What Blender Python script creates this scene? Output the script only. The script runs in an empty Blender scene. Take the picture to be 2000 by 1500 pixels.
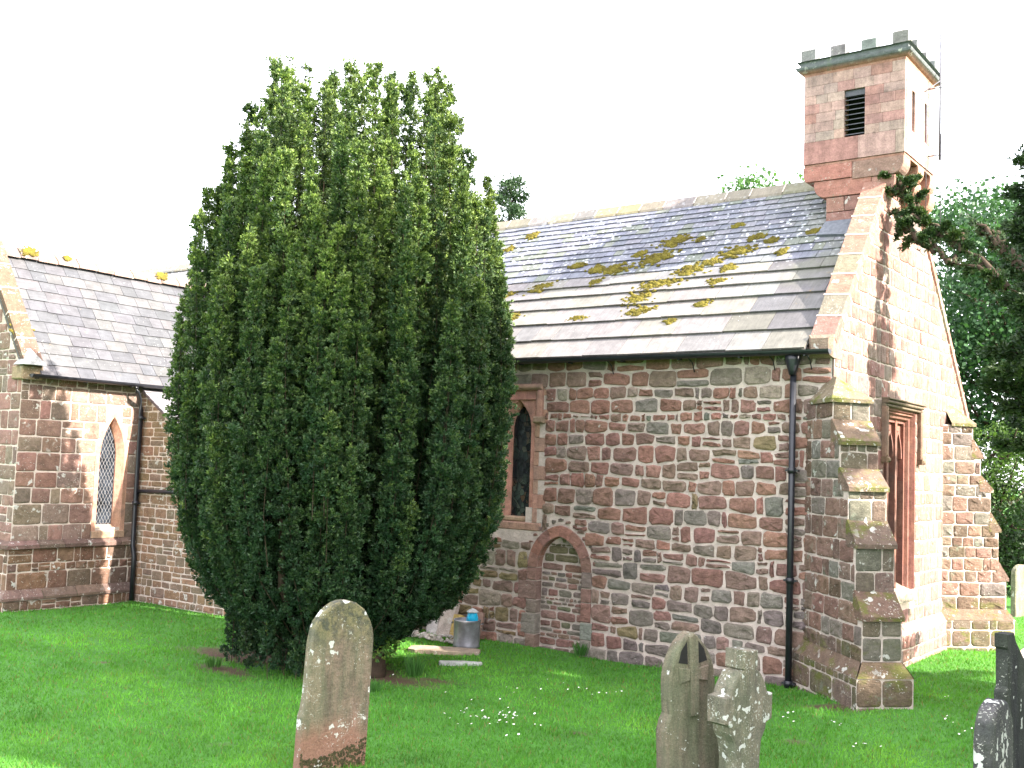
import bpy, math, random
import numpy as np
from mathutils import Vector, Matrix
S = bpy.context.scene
COL = S.collection
R = math.radians
# ---------------------------------------------------------------- camera
CAMP = Vector((4.861, -13.392, 2.6835)); YAW, PIT, ROL, FPX = 0.6399, 0.0756, 0.0366, 2098.95
cam = bpy.data.objects.new('camera', bpy.data.cameras.new('camera')); COL.objects.link(cam); S.camera = cam
fw = Vector((-math.sin(YAW)*math.cos(PIT), math.cos(YAW)*math.cos(PIT), math.sin(PIT)))
r0 = Vector((math.cos(YAW), math.sin(YAW), 0)); u0 = r0.cross(fw)
r2 = r0*math.cos(ROL)+u0*math.sin(ROL); u2 = -r0*math.sin(ROL)+u0*math.cos(ROL)
M = Matrix((r2, u2, -fw)).transposed().to_4x4(); M.translation = CAMP; cam.matrix_world = M
cam.data.sensor_width = 36; cam.data.lens = FPX/2000*36; cam.data.clip_end = 2000; cam.data.clip_start = 0.05
# ---------------------------------------------------------------- light
SUN_EL, SUN_AZ = R(34), R(9)          # azimuth measured from +x towards +y
sd = Vector((math.cos(SUN_EL)*math.cos(SUN_AZ), math.cos(SUN_EL)*math.sin(SUN_AZ), math.sin(SUN_EL)))
w = bpy.data.worlds.new('World'); S.world = w; w.use_nodes = True
nt = w.node_tree; nt.nodes.clear()
sky = nt.nodes.new('ShaderNodeTexSky'); sky.sky_type = 'NISHITA'; sky.sun_disc = False
sky.sun_elevation = SUN_EL; sky.sun_rotation = R(90)-SUN_AZ; sky.dust_density = 4; sky.air_density = 1.0
mx = nt.nodes.new('ShaderNodeMix'); mx.data_type = 'RGBA'; mx.inputs[0].default_value = 0.62
mx.inputs[7].default_value = (10.5, 10.4, 10.9, 1)      # bright thin cloud over the blue
bg = nt.nodes.new('ShaderNodeBackground'); bg.inputs[1].default_value = 0.115
wo = nt.nodes.new('ShaderNodeOutputWorld')
nt.links.new(sky.outputs[0], mx.inputs[6]); nt.links.new(mx.outputs[2], bg.inputs[0]); nt.links.new(bg.outputs[0], wo.inputs[0])
sun = bpy.data.objects.new('sun', bpy.data.lights.new('sun', 'SUN')); COL.objects.link(sun)
sun.data.energy = 4.5; sun.data.angle = R(0.5); sun.data.color = (1, 0.93, 0.82)
sun.rotation_euler = sd.to_track_quat('Z', 'Y').to_euler(); sun.location = (10, 0, 20)
S.view_settings.view_transform = 'Standard'; S.view_settings.look = 'None'
S.view_settings.exposure = 2.42; S.view_settings.gamma = 1
S.render.engine = 'CYCLES'
S.cycles.max_bounces = 6; S.cycles.transparent_max_bounces = 8
# ---------------------------------------------------------------- materials
class NB:
    def __init__(s, name):
        s.m = bpy.data.materials.new(name); s.m.use_nodes = True; s.t = s.m.node_tree
        s.b = s.t.nodes['Principled BSDF']; s.b.inputs['Roughness'].default_value = 0.9
        s.b.inputs['Specular IOR Level'].default_value = 0.25
        s.tc = s.t.nodes.new('ShaderNodeTexCoord').outputs['Object']
    def set(s, node, i, v):
        if v is None: return
        if hasattr(v, 'links'): s.t.links.new(v, node.inputs[i])
        else:
            inp = node.inputs[i]
            if inp.type == 'RGBA' and len(v) == 3: v = tuple(v)+(1,)
            inp.default_value = v
    def noise(s, sc, det=4, rough=.55, vec=None, dist=0):
        n = s.t.nodes.new('ShaderNodeTexNoise'); s.set(n, 0, vec or s.tc)
        n.inputs['Scale'].default_value = sc; n.inputs['Detail'].default_value = det
        n.inputs['Roughness'].default_value = rough; n.inputs['Distortion'].default_value = dist
        return n.outputs['Fac']
    def vor(s, sc, feat='F1', out='Distance', vec=None, rnd=1):
        n = s.t.nodes.new('ShaderNodeTexVoronoi'); n.feature = feat; s.set(n, 0, vec or s.tc)
        n.inputs['Scale'].default_value = sc; n.inputs['Randomness'].default_value = rnd; return n.outputs[out]
    def mapping(s, scale, vec=None, rot=(0, 0, 0)):
        n = s.t.nodes.new('ShaderNodeMapping'); s.set(n, 0, vec or s.tc); n.inputs['Scale'].default_value = scale
        n.inputs['Rotation'].default_value = rot; return n.outputs[0]
    def ramp(s, f, pts):
        n = s.t.nodes.new('ShaderNodeValToRGB'); s.set(n, 0, f); e = n.color_ramp.elements
        while len(e) < len(pts): e.new(0.5)
        for q, (p, c) in zip(e, pts):
            q.position = p; q.color = (c, c, c, 1) if isinstance(c, (int, float)) else tuple(c)+(1,)
        return n.outputs[0]
    def mix(s, f, a, b, mode='MIX'):
        n = s.t.nodes.new('ShaderNodeMix'); n.data_type = 'RGBA'; n.blend_type = mode
        s.set(n, 0, f); s.set(n, 6, a); s.set(n, 7, b); return n.outputs[2]
    def math(s, op, a, b=0.0, c=None):
        n = s.t.nodes.new('ShaderNodeMath'); n.operation = op; s.set(n, 0, a); s.set(n, 1, b)
        if c is not None: s.set(n, 2, c)
        return n.outputs[0]
    def attr(s, nm='Col', out='Color'):
        n = s.t.nodes.new('ShaderNodeAttribute'); n.attribute_name = nm; return n.outputs[out]
    def xyz(s):
        n = s.t.nodes.new('ShaderNodeSeparateXYZ'); s.set(n, 0, s.tc); return n.outputs
    def bump(s, h, st=.5, d=.01, prev=None):
        n = s.t.nodes.new('ShaderNodeBump'); n.inputs['Strength'].default_value = st
        n.inputs['Distance'].default_value = d; s.set(n, 'Height', h)
        if prev: s.set(n, 'Normal', prev)
        return n.outputs[0]
    def out(s, col=None, nrm=None, rough=None):
        if col is not None: s.set(s.b, 'Base Color', col)
        if nrm is not None: s.set(s.b, 'Normal', nrm)
        if rough is not None: s.set(s.b, 'Roughness', rough)
        return s.m

def stone_mat(name, lichen=.5, green=.0, moss=0, bumpd=.012, allz=False, streak=0):
    n = NB(name); c = n.attr()
    c = n.mix(.8, c, n.ramp(n.noise(9, 5, .65), [(.25, .55), (.5, 1), (.78, 1.45)]), 'MULTIPLY')
    c = n.mix(.6, c, n.ramp(n.noise(60, 3, .7), [(.3, .65), (.7, 1.35)]), 'MULTIPLY')
    if streak:
        c = n.mix(streak, c, n.ramp(n.noise(1.0, 6, .7, n.mapping((9, 9, .9))), [(.32, .5), (.55, 1.05), (.8, 1.15)]), 'MULTIPLY')
        c = n.mix(n.ramp(n.noise(1.6, 5, .65), [(.5, 0), (.68, .45)]), c, (.10, .085, .08))
    if green:
        f = n.ramp(n.noise(4.5, 6, .75), [(.62-green*.1, 0), (.68-green*.1, .7)])
        c = n.mix(f, c, (.13, .155, .115))
    if moss:
        f = n.ramp(n.noise(3.1, 5, .7, n.mapping((1, 1, 1.7))), [(.5, 0), (.62, .85)])
        z = n.xyz()[2]; f = f if allz else n.math('MULTIPLY', f, n.ramp(z, [(0.0, 1), (.62, .9), (.9, 0)]))
        c = n.mix(f, c, (.10, .11, .02))
    if lichen:
        wv = n.t.nodes.new('ShaderNodeTexNoise'); n.set(wv, 0, n.tc); wv.inputs['Scale'].default_value = 9; wv.inputs['Detail'].default_value = 4
        dv = n.mix(.16, n.tc, wv.outputs['Color'], 'LINEAR_LIGHT')
        v = n.vor(4.6, vec=dv); nn = n.noise(17, 4, .75)
        f = n.math('ADD', v, n.math('MULTIPLY', nn, .45))
        f = n.ramp(f, [(.25+.16*lichen, 1), (.29+.16*lichen, 0)])
        big = n.ramp(n.noise(1.7, 2), [(.42, .15), (.56, 1)])
        f = n.math('MULTIPLY', f, big)
        c = n.mix(n.math('MULTIPLY', f, .8), c, (.50, .49, .45))
        f2 = n.ramp(n.math('ADD', n.vor(19, vec=dv), n.math('MULTIPLY', n.noise(3), .5)), [(.27+.1*lichen, .8), (.31+.1*lichen, 0)])
        c = n.mix(f2, c, (.50, .48, .42))
    b = n.bump(n.noise(9, 7, .72, n.mapping((1, 1, 1.6))), 1, bumpd*3.2); b = n.bump(n.noise(45, 4, .7), .8, bumpd*.5, b)
    return n.out(c, b)
def mortar_mat(name, col):
    n = NB(name); c = n.mix(1, col, n.ramp(n.noise(6, 5, .65), [(.25, .66), (.75, 1.25)]), 'MULTIPLY')
    c = n.mix(.5, c, n.ramp(n.noise(90, 3, .7), [(.3, .6), (.7, 1.3)]), 'MULTIPLY')
    b = n.bump(n.noise(22, 5, .7), 1, .02); return n.out(c, b)
M_RUB = stone_mat('rubble_stone', .12, .0, 0, .018)
M_ASH = stone_mat('weathered_ashlar', .75, .1, 0, .006)
M_BUT = stone_mat('buttress_stone', .8, .35, 1, .012)
M_WEA = stone_mat('weathering_slab_stone', 1.1, .0, 1, .010, True)
M_SMO = stone_mat('dressed_pink_stone', 0, 0, 0, .0035, False, .6)
M_WNG = stone_mat('wing_stone', .95, .0, 0, .007)
M_MOR = mortar_mat('pinkish_lime_mortar', (.50, .415, .37))
M_MO2 = mortar_mat('pale_mortar', (.56, .46, .40))
def slate_mat(name, x_algae):
    n = NB(name); c = n.attr(); P = n.xyz()
    c = n.mix(.7, c, n.ramp(n.noise(5, 5, .6), [(.3, .7), (.72, 1.3)]), 'MULTIPLY')
    c = n.mix(.5, c, n.ramp(n.noise(6, 4, .6, n.mapping((7, .7, .7))), [(.3, .65), (.7, 1.3)]), 'MULTIPLY')
    if x_algae:
        # crusty pale lichen on the upper courses, green algae towards the gable, ochre staining
        f = n.ramp(n.math('ADD', n.math('MULTIPLY', n.vor(11), .8), n.noise(5, 5, .75)), [(.62, 1), (.74, 0)])
        up = n.math('MULTIPLY', n.ramp(n.math('MULTIPLY', P[2], .1), [(.56, 0), (.62, 1), (.69, 1), (.72, .2)]), n.ramp(n.noise(.8, 3), [(.42, .2), (.55, 1)]))
        c = n.mix(n.math('MULTIPLY', n.math('MULTIPLY', f, up), .85), c, (.62, .64, .68))
        f = n.math('MULTIPLY', n.ramp(n.noise(1.5, 4, .6), [(.4, 0), (.6, 1)]), n.ramp(n.math('MULTIPLY_ADD', P[0], .1, .5), [(.2, 0), (.42, .7)]))
        f = n.math('MULTIPLY', f, n.ramp(n.math('MULTIPLY', P[2], .1), [(.5, .05), (.58, .6)]))
        c = n.mix(f, c, (.14, .15, .09))
    f = n.ramp(n.math('ADD', n.vor(16), n.math('MULTIPLY', n.noise(2), .5)), [(.27, .8), (.32, 0)])
    c = n.mix(f, c, (.55, .52, .48))
    f = n.ramp(n.noise(3.6, 5, .7), [(.66, 0), (.72, .6)]); c = n.mix(f, c, (.20, .13, .05))
    b = n.bump(n.noise(12, 6, .65), .6, .012); return n.out(c, b, .62)
M_SLT = slate_mat('stone_slate', True); M_SL2 = slate_mat('grey_slate', False)
def plain(name, col, rough=.6, metal=0, bump=.002, var=.3, sc=20, spec=.4):
    n = NB(name); c = n.mix(1, col, n.ramp(n.noise(sc, 4, .6), [(.3, 1-var), (.7, 1+var)]), 'MULTIPLY')
    n.b.inputs['Metallic'].default_value = metal; n.b.inputs['Specular IOR Level'].default_value = spec
    return n.out(c, n.bump(n.noise(sc*2, 3), .5, bump), rough)
M_PIPE = plain('black_cast_iron', (.012, .013, .018), .38, 0, .002, .3, 15, .5)
M_LEAD = plain('lead_flashing', (.11, .12, .14), .6, .1, .003)
M_LEADC = plain('window_lead', (.22, .22, .23), .6)
M_ZINC = plain('galvanised_metal', (.20, .20, .22), .45, .4, .004, .35, 8)
M_BLUE = plain('blue_plastic', (.01, .38, .62), .4, 0, .01, .15, 12)
M_PAPER = plain('grey_lid', (.40, .41, .41), .6)
M_DARK = plain('dark_inside', (.012, .011, .010), .9)
M_LOUV = plain('louvre_slate', (.07, .07, .085), .6)
M_MAST = plain('galvanised_mast', (.10, .10, .12), .5, .3)
M_SOIL = plain('bare_soil', (.11, .06, .04), 1, 0, .03, .5, 12, .05)
M_BARK = plain('reddish_bark', (.16, .075, .04), .95, 0, .02, .5, 9, .1)
M_BARK2 = plain('dark_bark', (.05, .036, .026), .95, 0, .02, .4, 9, .1)
def hs_mat(name, base, dark, lich, green, seed, lsc=5.0, crown=0):
    n = NB(name)
    vec = n.t.nodes.new('ShaderNodeMapping'); n.set(vec, 0, n.tc); vec.inputs['Location'].default_value = (seed, seed*.7, seed*1.3); v = vec.outputs[0]
    st = n.mapping((1, 1, .16), v)
    c = n.mix(n.ramp(n.noise(4, 5, .65, v), [(.35, 0), (.62, 1)]), base, dark)
    c = n.mix(n.ramp(n.noise(13, 5, .7, st), [(.42, 0), (.66, .75)]), c, tuple(x*.42 for x in dark))
    c = n.mix(n.ramp(n.noise(3.1, 4, .6, st), [(.42, 0), (.6, green)]), c, (.13, .16, .09))
    if crown:       # algae and black crust on the head, paler rubbed band low down
        zz = n.math('ADD', n.math('MULTIPLY', n.xyz()[2], .6), n.math('MULTIPLY', n.noise(5, 5, .7, st), .35))
        c = n.mix(n.ramp(zz, [(.74, 0), (.9, .85)]), c, n.mix(n.ramp(n.noise(12, 5, .7, v), [(.42, 0), (.58, 1)]), (.17, .15, .075), (.055, .06, .045)))
        c = n.mix(n.ramp(zz, [(.30, .8), (.42, 0)]), c, (.24, .12, .085))
    c = n.mix(.8, c, n.ramp(n.noise(70, 4, .75, v), [(.3, .6), (.7, 1.4)]), 'MULTIPLY')
    wv = n.t.nodes.new('ShaderNodeTexNoise'); n.set(wv, 0, v); wv.inputs['Scale'].default_value = 11; wv.inputs['Detail'].default_value = 5
    dv = n.mix(.13, v, wv.outputs['Color'], 'LINEAR_LIGHT')
    f = n.math('ADD', n.vor(lsc, vec=dv), n.math('MULTIPLY', n.noise(22, 4, .7, v), .28))
    f = n.ramp(f, [(.22+.14*lich, .9), (.25+.14*lich, 0)])
    c = n.mix(f, c, (.55, .56, .52))
    f = n.ramp(n.math('ADD', n.vor(30, vec=dv), n.noise(4, 3, .6, v)), [(.50+.12*lich, .8), (.56+.12*lich, 0)])
    c = n.mix(f, c, (.42, .42, .37))
    b = n.bump(n.noise(9, 7, .72, v), 1, .035); b = n.bump(n.noise(60, 4, .7, v), .9, .006, b)
    return n.out(c, b)
def leaf_mat(name, trans=.3, rough=.55):
    n = NB(name); c = n.attr()
    c = n.mix(1, c, n.ramp(n.noise(2.0, 3), [(.3, .8), (.7, 1.2)]), 'MULTIPLY')
    n.out(c, None, rough); n.b.inputs['Specular IOR Level'].default_value = .25
    tr = n.t.nodes.new('ShaderNodeBsdfTranslucent'); n.set(tr, 0, n.mix(1, c, (1.2, 1.3, .6), 'MULTIPLY'))
    ms = n.t.nodes.new('ShaderNodeMixShader'); ms.inputs[0].default_value = trans
    n.t.links.new(n.b.outputs[0], ms.inputs[1]); n.t.links.new(tr.outputs[0], ms.inputs[2])
    o = [q for q in n.t.nodes if q.type == 'OUTPUT_MATERIAL'][0]; n.t.links.new(ms.outputs[0], o.inputs[0]); return n.m
M_LEAF = leaf_mat('leaf', .3); M_YEW = leaf_mat('yew_needles', .15, .5); M_GRASS = leaf_mat('grass_blade', .35, .6)
def moss_mat():
    n = NB('moss'); c = n.ramp(n.noise(6, 5, .7), [(.3, (.06, .045, .01)), (.5, (.145, .12, .02)), (.75, (.25, .21, .035))])
    return n.out(c, n.bump(n.noise(70, 5, .8), 1, .03), 1)
M_MOSS = moss_mat()
def stained_mat():
    n = NB('stained_glass'); m = n.mapping((1, 1, .8))
    c = n.ramp(n.vor(13, 'F1', 'Color', m), [(.2, (.010, .012, .014)), (.45, (.03, .045, .04)), (.65, (.07, .09, .07)), (.85, (.09, .055, .035))])
    z = n.xyz()[2]
    c = n.mix(n.ramp(n.noise(3, 3), [(.42, 1), (.6, .15)]), c, (.012, .014, .018))
    e = n.ramp(n.vor(13, 'DISTANCE_TO_EDGE', 'Distance', m), [(.02, 0), (.06, 1)])
    c = n.mix(e, (.006, .006, .007), c); n.b.inputs['Specular IOR Level'].default_value = .5
    return n.out(c, n.bump(n.vor(13, 'F1', 'Distance', m), .3, .01), .25)
M_STAIN = stained_mat()
M_GLASS = plain('old_window_glass', (.018, .022, .03), .15, 0, .004, .8, 5, .4)

# ---------------------------------------------------------------- mesh builder
class MB:
    def __init__(s): s.v = []; s.f = []; s.c = []; s.mi = []; s.sm = []
    def add(s, vs, fs, col, mi=0, sm=True):
        k = len(s.v); s.v += vs
        if len(col) and isinstance(col[0], (int, float)): s.c += [col]*len(vs)
        else: s.c += col
        s.f += [tuple(i+k for i in f) for f in fs]; s.mi += [mi]*len(fs); s.sm += [sm]*len(fs)
    def quad(s, a, b, c, d, col=(.5, .5, .5), mi=0): s.add([a, b, c, d], [(0, 1, 2, 3)], col, mi, False)
    def build(s, name, mats, parent=None, bev=0):
        me = bpy.data.meshes.new(name); me.from_pydata([tuple(q) for q in s.v], [], s.f)
        for m in (mats if isinstance(mats, (list, tuple)) else [mats]): me.materials.append(m)
        me.polygons.foreach_set('material_index', s.mi); me.polygons.foreach_set('use_smooth', s.sm)
        a = me.color_attributes.new('Col', 'FLOAT_COLOR', 'POINT')
        cc = np.ones((len(s.v), 4), 'f'); cc[:, :3] = np.array([tuple(c)[:3] for c in s.c], 'f'); a.data.foreach_set('color', cc.ravel())
        me.update(); o = bpy.data.objects.new(name, me); COL.objects.link(o)
        if parent: o.parent = parent
        return o
def npmesh(name, V, F, C, mat, parent=None):        # V (n,3), F (m,k) indices, C (n,3)
    me = bpy.data.meshes.new(name); n, m, k = len(V), len(F), F.shape[1]
    me.vertices.add(n); me.vertices.foreach_set('co', V.astype('f').ravel())
    me.loops.add(m*k); me.loops.foreach_set('vertex_index', F.astype('i').ravel())
    me.polygons.add(m); me.polygons.foreach_set('loop_start', np.arange(0, m*k, k, dtype='i'))
    me.update(calc_edges=True)
    a = me.color_attributes.new('Col', 'FLOAT_COLOR', 'POINT'); cc = np.ones((n, 4), 'f'); cc[:, :3] = C; a.data.foreach_set('color', cc.ravel())
    me.materials.append(mat); o = bpy.data.objects.new(name, me); COL.objects.link(o)
    if parent: o.parent = parent
    return o
def empty(name, loc, label=None, cat=None, group=None):
    o = bpy.data.objects.new(name, None); COL.objects.link(o); o.location = loc; o.empty_display_size = .3
    if label: o['label'] = label; o['category'] = cat
    if group: o['group'] = group
    return o
def tag(o, label, cat, group=None, kind=None):
    o['label'] = label; o['category'] = cat
    if group: o['group'] = group
    if kind: o['kind'] = kind
    return o
def frame(o, u, v, n):
    o, u, v, n = map(Vector, (o, u, v, n)); return lambda a, b, c=0.0: o+u*a+v*b+n*c
def jit(rn, c, a=.12, h=.05):
    k = 1+rn.uniform(-a, a); return tuple(max(.01, q*k*(1+rn.uniform(-h, h))) for q in c)
def block(mb, P, a0, a1, b0, b1, c0, c1, col, bev=.008, mi=0):
    """squared stone: sides from depth c0 to c1 with a small chamfer round its face"""
    e = min(bev, (a1-a0)/3, (b1-b0)/3)
    vs = []
    for (w_, s_) in ((c0, 0), (c1-bev, 0), (c1, e)):
        vs += [P(a0+s_, b0+s_, w_), P(a1-s_, b0+s_, w_), P(a1-s_, b1-s_, w_), P(a0+s_, b1-s_, w_)]
    fs = [(8, 9, 10, 11), (3, 2, 1, 0)]
    for k in (0, 4):
        for i in range(4): j = (i+1) % 4; fs.append((k+i, k+j, k+4+j, k+4+i))
    mb.add(vs, fs, col, mi, False)
def stone(mb, P, q, dep, col, rn, e=.5, rough=.004, N=14, base=0.0):
    """one irregular stone filling quad q=[(u,v)*4] (counter-clockwise from lower left)"""
    vs = []; cs = []
    ph = [rn.uniform(-1, 1) for _ in range(N)]
    for (sc, w_, nz) in ((1, -.004, 0), (.975, dep*.6, .2), (.86, dep*.97, .5), (.5, dep*1.06, 1)):
        for i in range(N):
            t = 2*math.pi*(i+.5)/N; c, s_ = math.cos(t), math.sin(t)
            x = math.copysign(abs(c)**e, c); y = math.copysign(abs(s_)**e, s_)
            x *= sc; y *= sc
            fx, fy = (x+1)/2, (y+1)/2
            U = (q[0][0]*(1-fx)+q[1][0]*fx)*(1-fy)+(q[3][0]*(1-fx)+q[2][0]*fx)*fy
            V = (q[0][1]*(1-fx)+q[1][1]*fx)*(1-fy)+(q[3][1]*(1-fx)+q[2][1]*fx)*fy
            U += ph[i]*rough*c; V += ph[i]*rough*s_
            vs.append(P(U, V, base+w_+rn.uniform(-1, 1)*nz*rough*1.6)); cs.append(col)
    cu = sum(k[0] for k in q)/4; cv = sum(k[1] for k in q)/4
    vs.append(P(cu, cv, base+dep*1.06+rn.uniform(-1, 1)*rough*1.6)); cs.append(col)
    fs = []
    for k in range(3):
        for i in range(N): j = (i+1) % N; fs.append((k*N+i, k*N+j, k*N+N+j, k*N+N+i))
    for i in range(N): fs.append((3*N+i, 3*N+(i+1) % N, 4*N))
    mb.add(vs, fs, cs, 0, True)
def masonry(mb, P, reg, v0, v1, hr, ratio, gap, dep, pal, rn, e=.5, rough=.004, wav=.012, split=.15, base=0.0, mortar=True, minw=.05):
    """coursed walling: reg(v) gives the list of allowed (u0,u1) spans at height v"""
    v = v0; wv = lambda u, k: wav*math.sin(u*2.1+k*1.7)+wav*.7*math.sin(u*5.3+k*3.1)
    k = 0
    while v < v1-.02:
        h = rn.uniform(*hr)*(rn.choice((1, 1, 1, 1, 1, 1, .58)) if split else 1)
        if v+h > v1-.05: h = v1-v
        a, b = reg(v+.01), reg(v+h-.01)
        spans = []
        for (p0, p1) in a:
            for (q0, q1) in b:
                lo, hi = max(p0, q0), min(p1, q1)
                if hi-lo > minw: spans.append((lo, hi))
        ends = (k > 0, v+h < v1-1e-6)
        for lo, hi in spans:
            u = lo
            while u < hi-1e-4:
                wd = h*rn.uniform(*ratio)
                if rn.random() < .12: wd *= .45
                wd = min(max(wd, .07), .75)
                if hi-(u+wd) < .09: wd = hi-u
                g = gap*rn.uniform(.5, 1.4)/2
                z = lambda uu, top: (v+(h if top else 0))+(wv(uu, k+1 if top else k) if (ends[1] if top else ends[0]) else 0)
                def put(y0, y1):
                    q = [(u+g, 0), (u+wd-g, 0), (u+wd-g, 1), (u+g, 1)]; qq = []
                    for (uu, tp) in q:
                        zb, zt = z(uu, 0), z(uu, 1)
                        vv = (zb+(zt-zb)*y0+g) if not tp else (zb+(zt-zb)*y1-g)
                        qq.append((uu+rn.uniform(-1, 1)*gap*.3, vv+rn.uniform(-1, 1)*gap*.42))
                    stone(mb, P, qq, dep*rn.uniform(.7, 1.25), jit(rn, pal(u+wd/2, v+h/2, rn)), rn, e, rough, base=base)
                if split and h > .13 and rn.random() < split:
                    m_ = rn.uniform(.35, .65); put(0, m_); put(m_, 1)
                else: put(0, 1)
                u += wd
        if mortar:
            for j in range(4):
                y0, y1 = v+h*j/4, v+h*(j+1)/4
                A, B = reg(y0+1e-4), reg(y1-1e-4)
                if len(A) == len(B):
                    for (p0, p1), (q0, q1) in zip(A, B): mb.quad(P(p0, y0, base), P(p1, y0, base), P(q1, y1, base), P(q0, y1, base), (.5, .5, .5), 1)
                else:
                    for (p0, p1) in A: mb.quad(P(p0, y0, base), P(p1, y0, base), P(p1, y1, base), P(p0, y1, base), (.5, .5, .5), 1)
        v += h; k += 1
def arch_hw(v, a, zs, za):          # half width of a pointed opening at height v
    if v <= zs: return a
    if v >= za: return 0
    h = za-zs; Rr = (a*a+h*h)/(2*a); return max(0, math.sqrt(max(0, Rr*Rr-(v-zs)**2))-(Rr-a))
def cut(spans, c, hw):
    if hw <= 0: return spans
    o = []
    for (a, b) in spans:
        if c+hw <= a or c-hw >= b: o.append((a, b)); continue
        if c-hw > a: o.append((a, c-hw))
        if c+hw < b: o.append((c+hw, b))
    return o
def prof(cx, a, z0, zs, za, nj=7, na=8):
    h = za-zs; Rr = (a*a+h*h)/(2*a); pts = [(cx-a, z0+(zs-z0)*i/nj) for i in range(nj)]
    am = math.asin(min(1, h/Rr))
    for i in range(na+1):
        t = am*i/na; pts.append((cx-a+Rr-Rr*math.cos(t), zs+Rr*math.sin(t)))
    return pts+[(2*cx-x, y) for (x, y) in reversed(pts[:-1])]
def loft(mb, P, A, wa, B, wb, pal, rn, mi=0, group=2):
    c = None
    for i in range(len(A)-1):
        if i % group == 0 or c is None: c = jit(rn, pal, .1, .03)
        mb.quad(P(*A[i], wa), P(*A[i+1], wa), P(*B[i+1], wb), P(*B[i], wb), c, mi)
def rectify(A, cx, hw, ztop):
    o = []
    n = len(A)
    for i, (x, y) in enumerate(A):
        s_ = -1 if i <= n//2 else 1
        if i in (n//2,): o.append((cx, ztop)); continue
        j = min(i, n-1-i)
        if j <= 7: o.append((cx+s_*hw, y))
        else:
            t = (j-7)/8.0
            if t <= .5: o.append((cx+s_*hw, A[7][1]+(ztop-A[7][1])*t*2))
            else: o.append((cx+s_*hw*(1-(t-.5)*2), ztop))
    return o
def tube(mb, pts, rads, col, N=8, mi=0, cap=True):
    vs = []; pts = [Vector(p) for p in pts]
    for i, p in enumerate(pts):
        d = (pts[min(i+1, len(pts)-1)]-pts[max(i-1, 0)]).normalized()
        a = d.cross(Vector((0, 0, 1)) if abs(d.z) < .9 else Vector((1, 0, 0))).normalized(); b = d.cross(a)
        r_ = rads[i] if isinstance(rads, (list, tuple)) else rads
        vs += [p+(a*math.cos(2*math.pi*k/N)+b*math.sin(2*math.pi*k/N))*r_ for k in range(N)]
    fs = [(i*N+k, i*N+(k+1) % N, (i+1)*N+(k+1) % N, (i+1)*N+k) for i in range(len(pts)-1) for k in range(N)]
    if cap: fs += [tuple(range(N))[::-1], tuple(range((len(pts)-1)*N, len(pts)*N))]
    mb.add(vs, fs, col, mi, True)
def prism(mb, poly, c0, c1, P, col, mi=0, bev=0):
    """extrude polygon (ccw in u,v) from c0 to c1 (front) with optional chamfered front edge"""
    n = len(poly); cx = sum(p[0] for p in poly)/n; cy = sum(p[1] for p in poly)/n
    L = [(c0, 0), (c1-bev, 0)]+([(c1, bev)] if bev else [])
    vs = []
    for (w_, ins) in L:
        for i, (x, y) in enumerate(poly):
            if ins:
                d = math.hypot(x-cx, y-cy) or 1; x, y = x-(x-cx)/d*ins, y-(y-cy)/d*ins
            vs.append(P(x, y, w_))
    fs = []
    for k in range(len(L)-1):
        for i in range(n): j = (i+1) % n; fs.append((k*n+i, k*n+j, k*n+n+j, k*n+n+i))
    fs += [tuple(range(n))[::-1], tuple(range((len(L)-1)*n, len(L)*n))]
    mb.add(vs, fs, col, mi, False)
# palettes (real stone colours)
RED, REDB, BRN, GBR, GRN, OCH, PUR, TAN = (.28, .15, .115), (.235, .13, .105), (.225, .15, .12), (.20, .165, .14), (.19, .18, .15), (.22, .165, .09), (.165, .135, .125), (.28, .23, .185)
def pal_rub(u, v, rn):
    if v < 1.35+.3*math.sin(u*1.3) and u > -3.3: return rn.choices((GBR, PUR, GRN, BRN, REDB, OCH), (5, 4, 2, 4, 1.6, .2))[0]
    if v < 1.6 and u < -4.9: return rn.choices((OCH, TAN, BRN, RED), (3, 2, 4, 2))[0]
    return rn.choices((RED, REDB, BRN, GBR, GRN, TAN, OCH), (6, 6, 5, 2, .7, .8, .15))[0]
def pal_gab(u, v, rn): return rn.choices(((.25, .14, .115), (.21, .11, .09), (.22, .155, .13), (.18, .135, .12)), (4, 4, 2, 2))[0]
def pal_but(u, v, rn):
    if v < .7: return rn.choice(((.12, .09, .06), (.10, .085, .055), (.14, .10, .075)))
    return rn.choices(((.18, .11, .085), (.17, .115, .09), (.20, .115, .09), (.15, .13, .11), (.15, .14, .12), (.12, .08, .06)), (3, 4, 3, 2, 1, 3))[0]
def pal_wng(u, v, rn): return rn.choices(((.19, .115, .09), (.22, .125, .10), (.165, .12, .095), (.21, .15, .115)), (4, 4, 3, 2))[0]
def pal_plw(u, v, rn): return rn.choices(((.15, .085, .06), (.17, .10, .065), (.12, .08, .06)), (4, 3, 3))[0]
def pal_lean(u, v, rn): return rn.choices(((.19, .12, .075), (.22, .13, .085), (.17, .12, .085)), (4, 3, 3))[0]
PINK = (.37, .19, .145)
Z = Vector((0, 0, 1))

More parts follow.
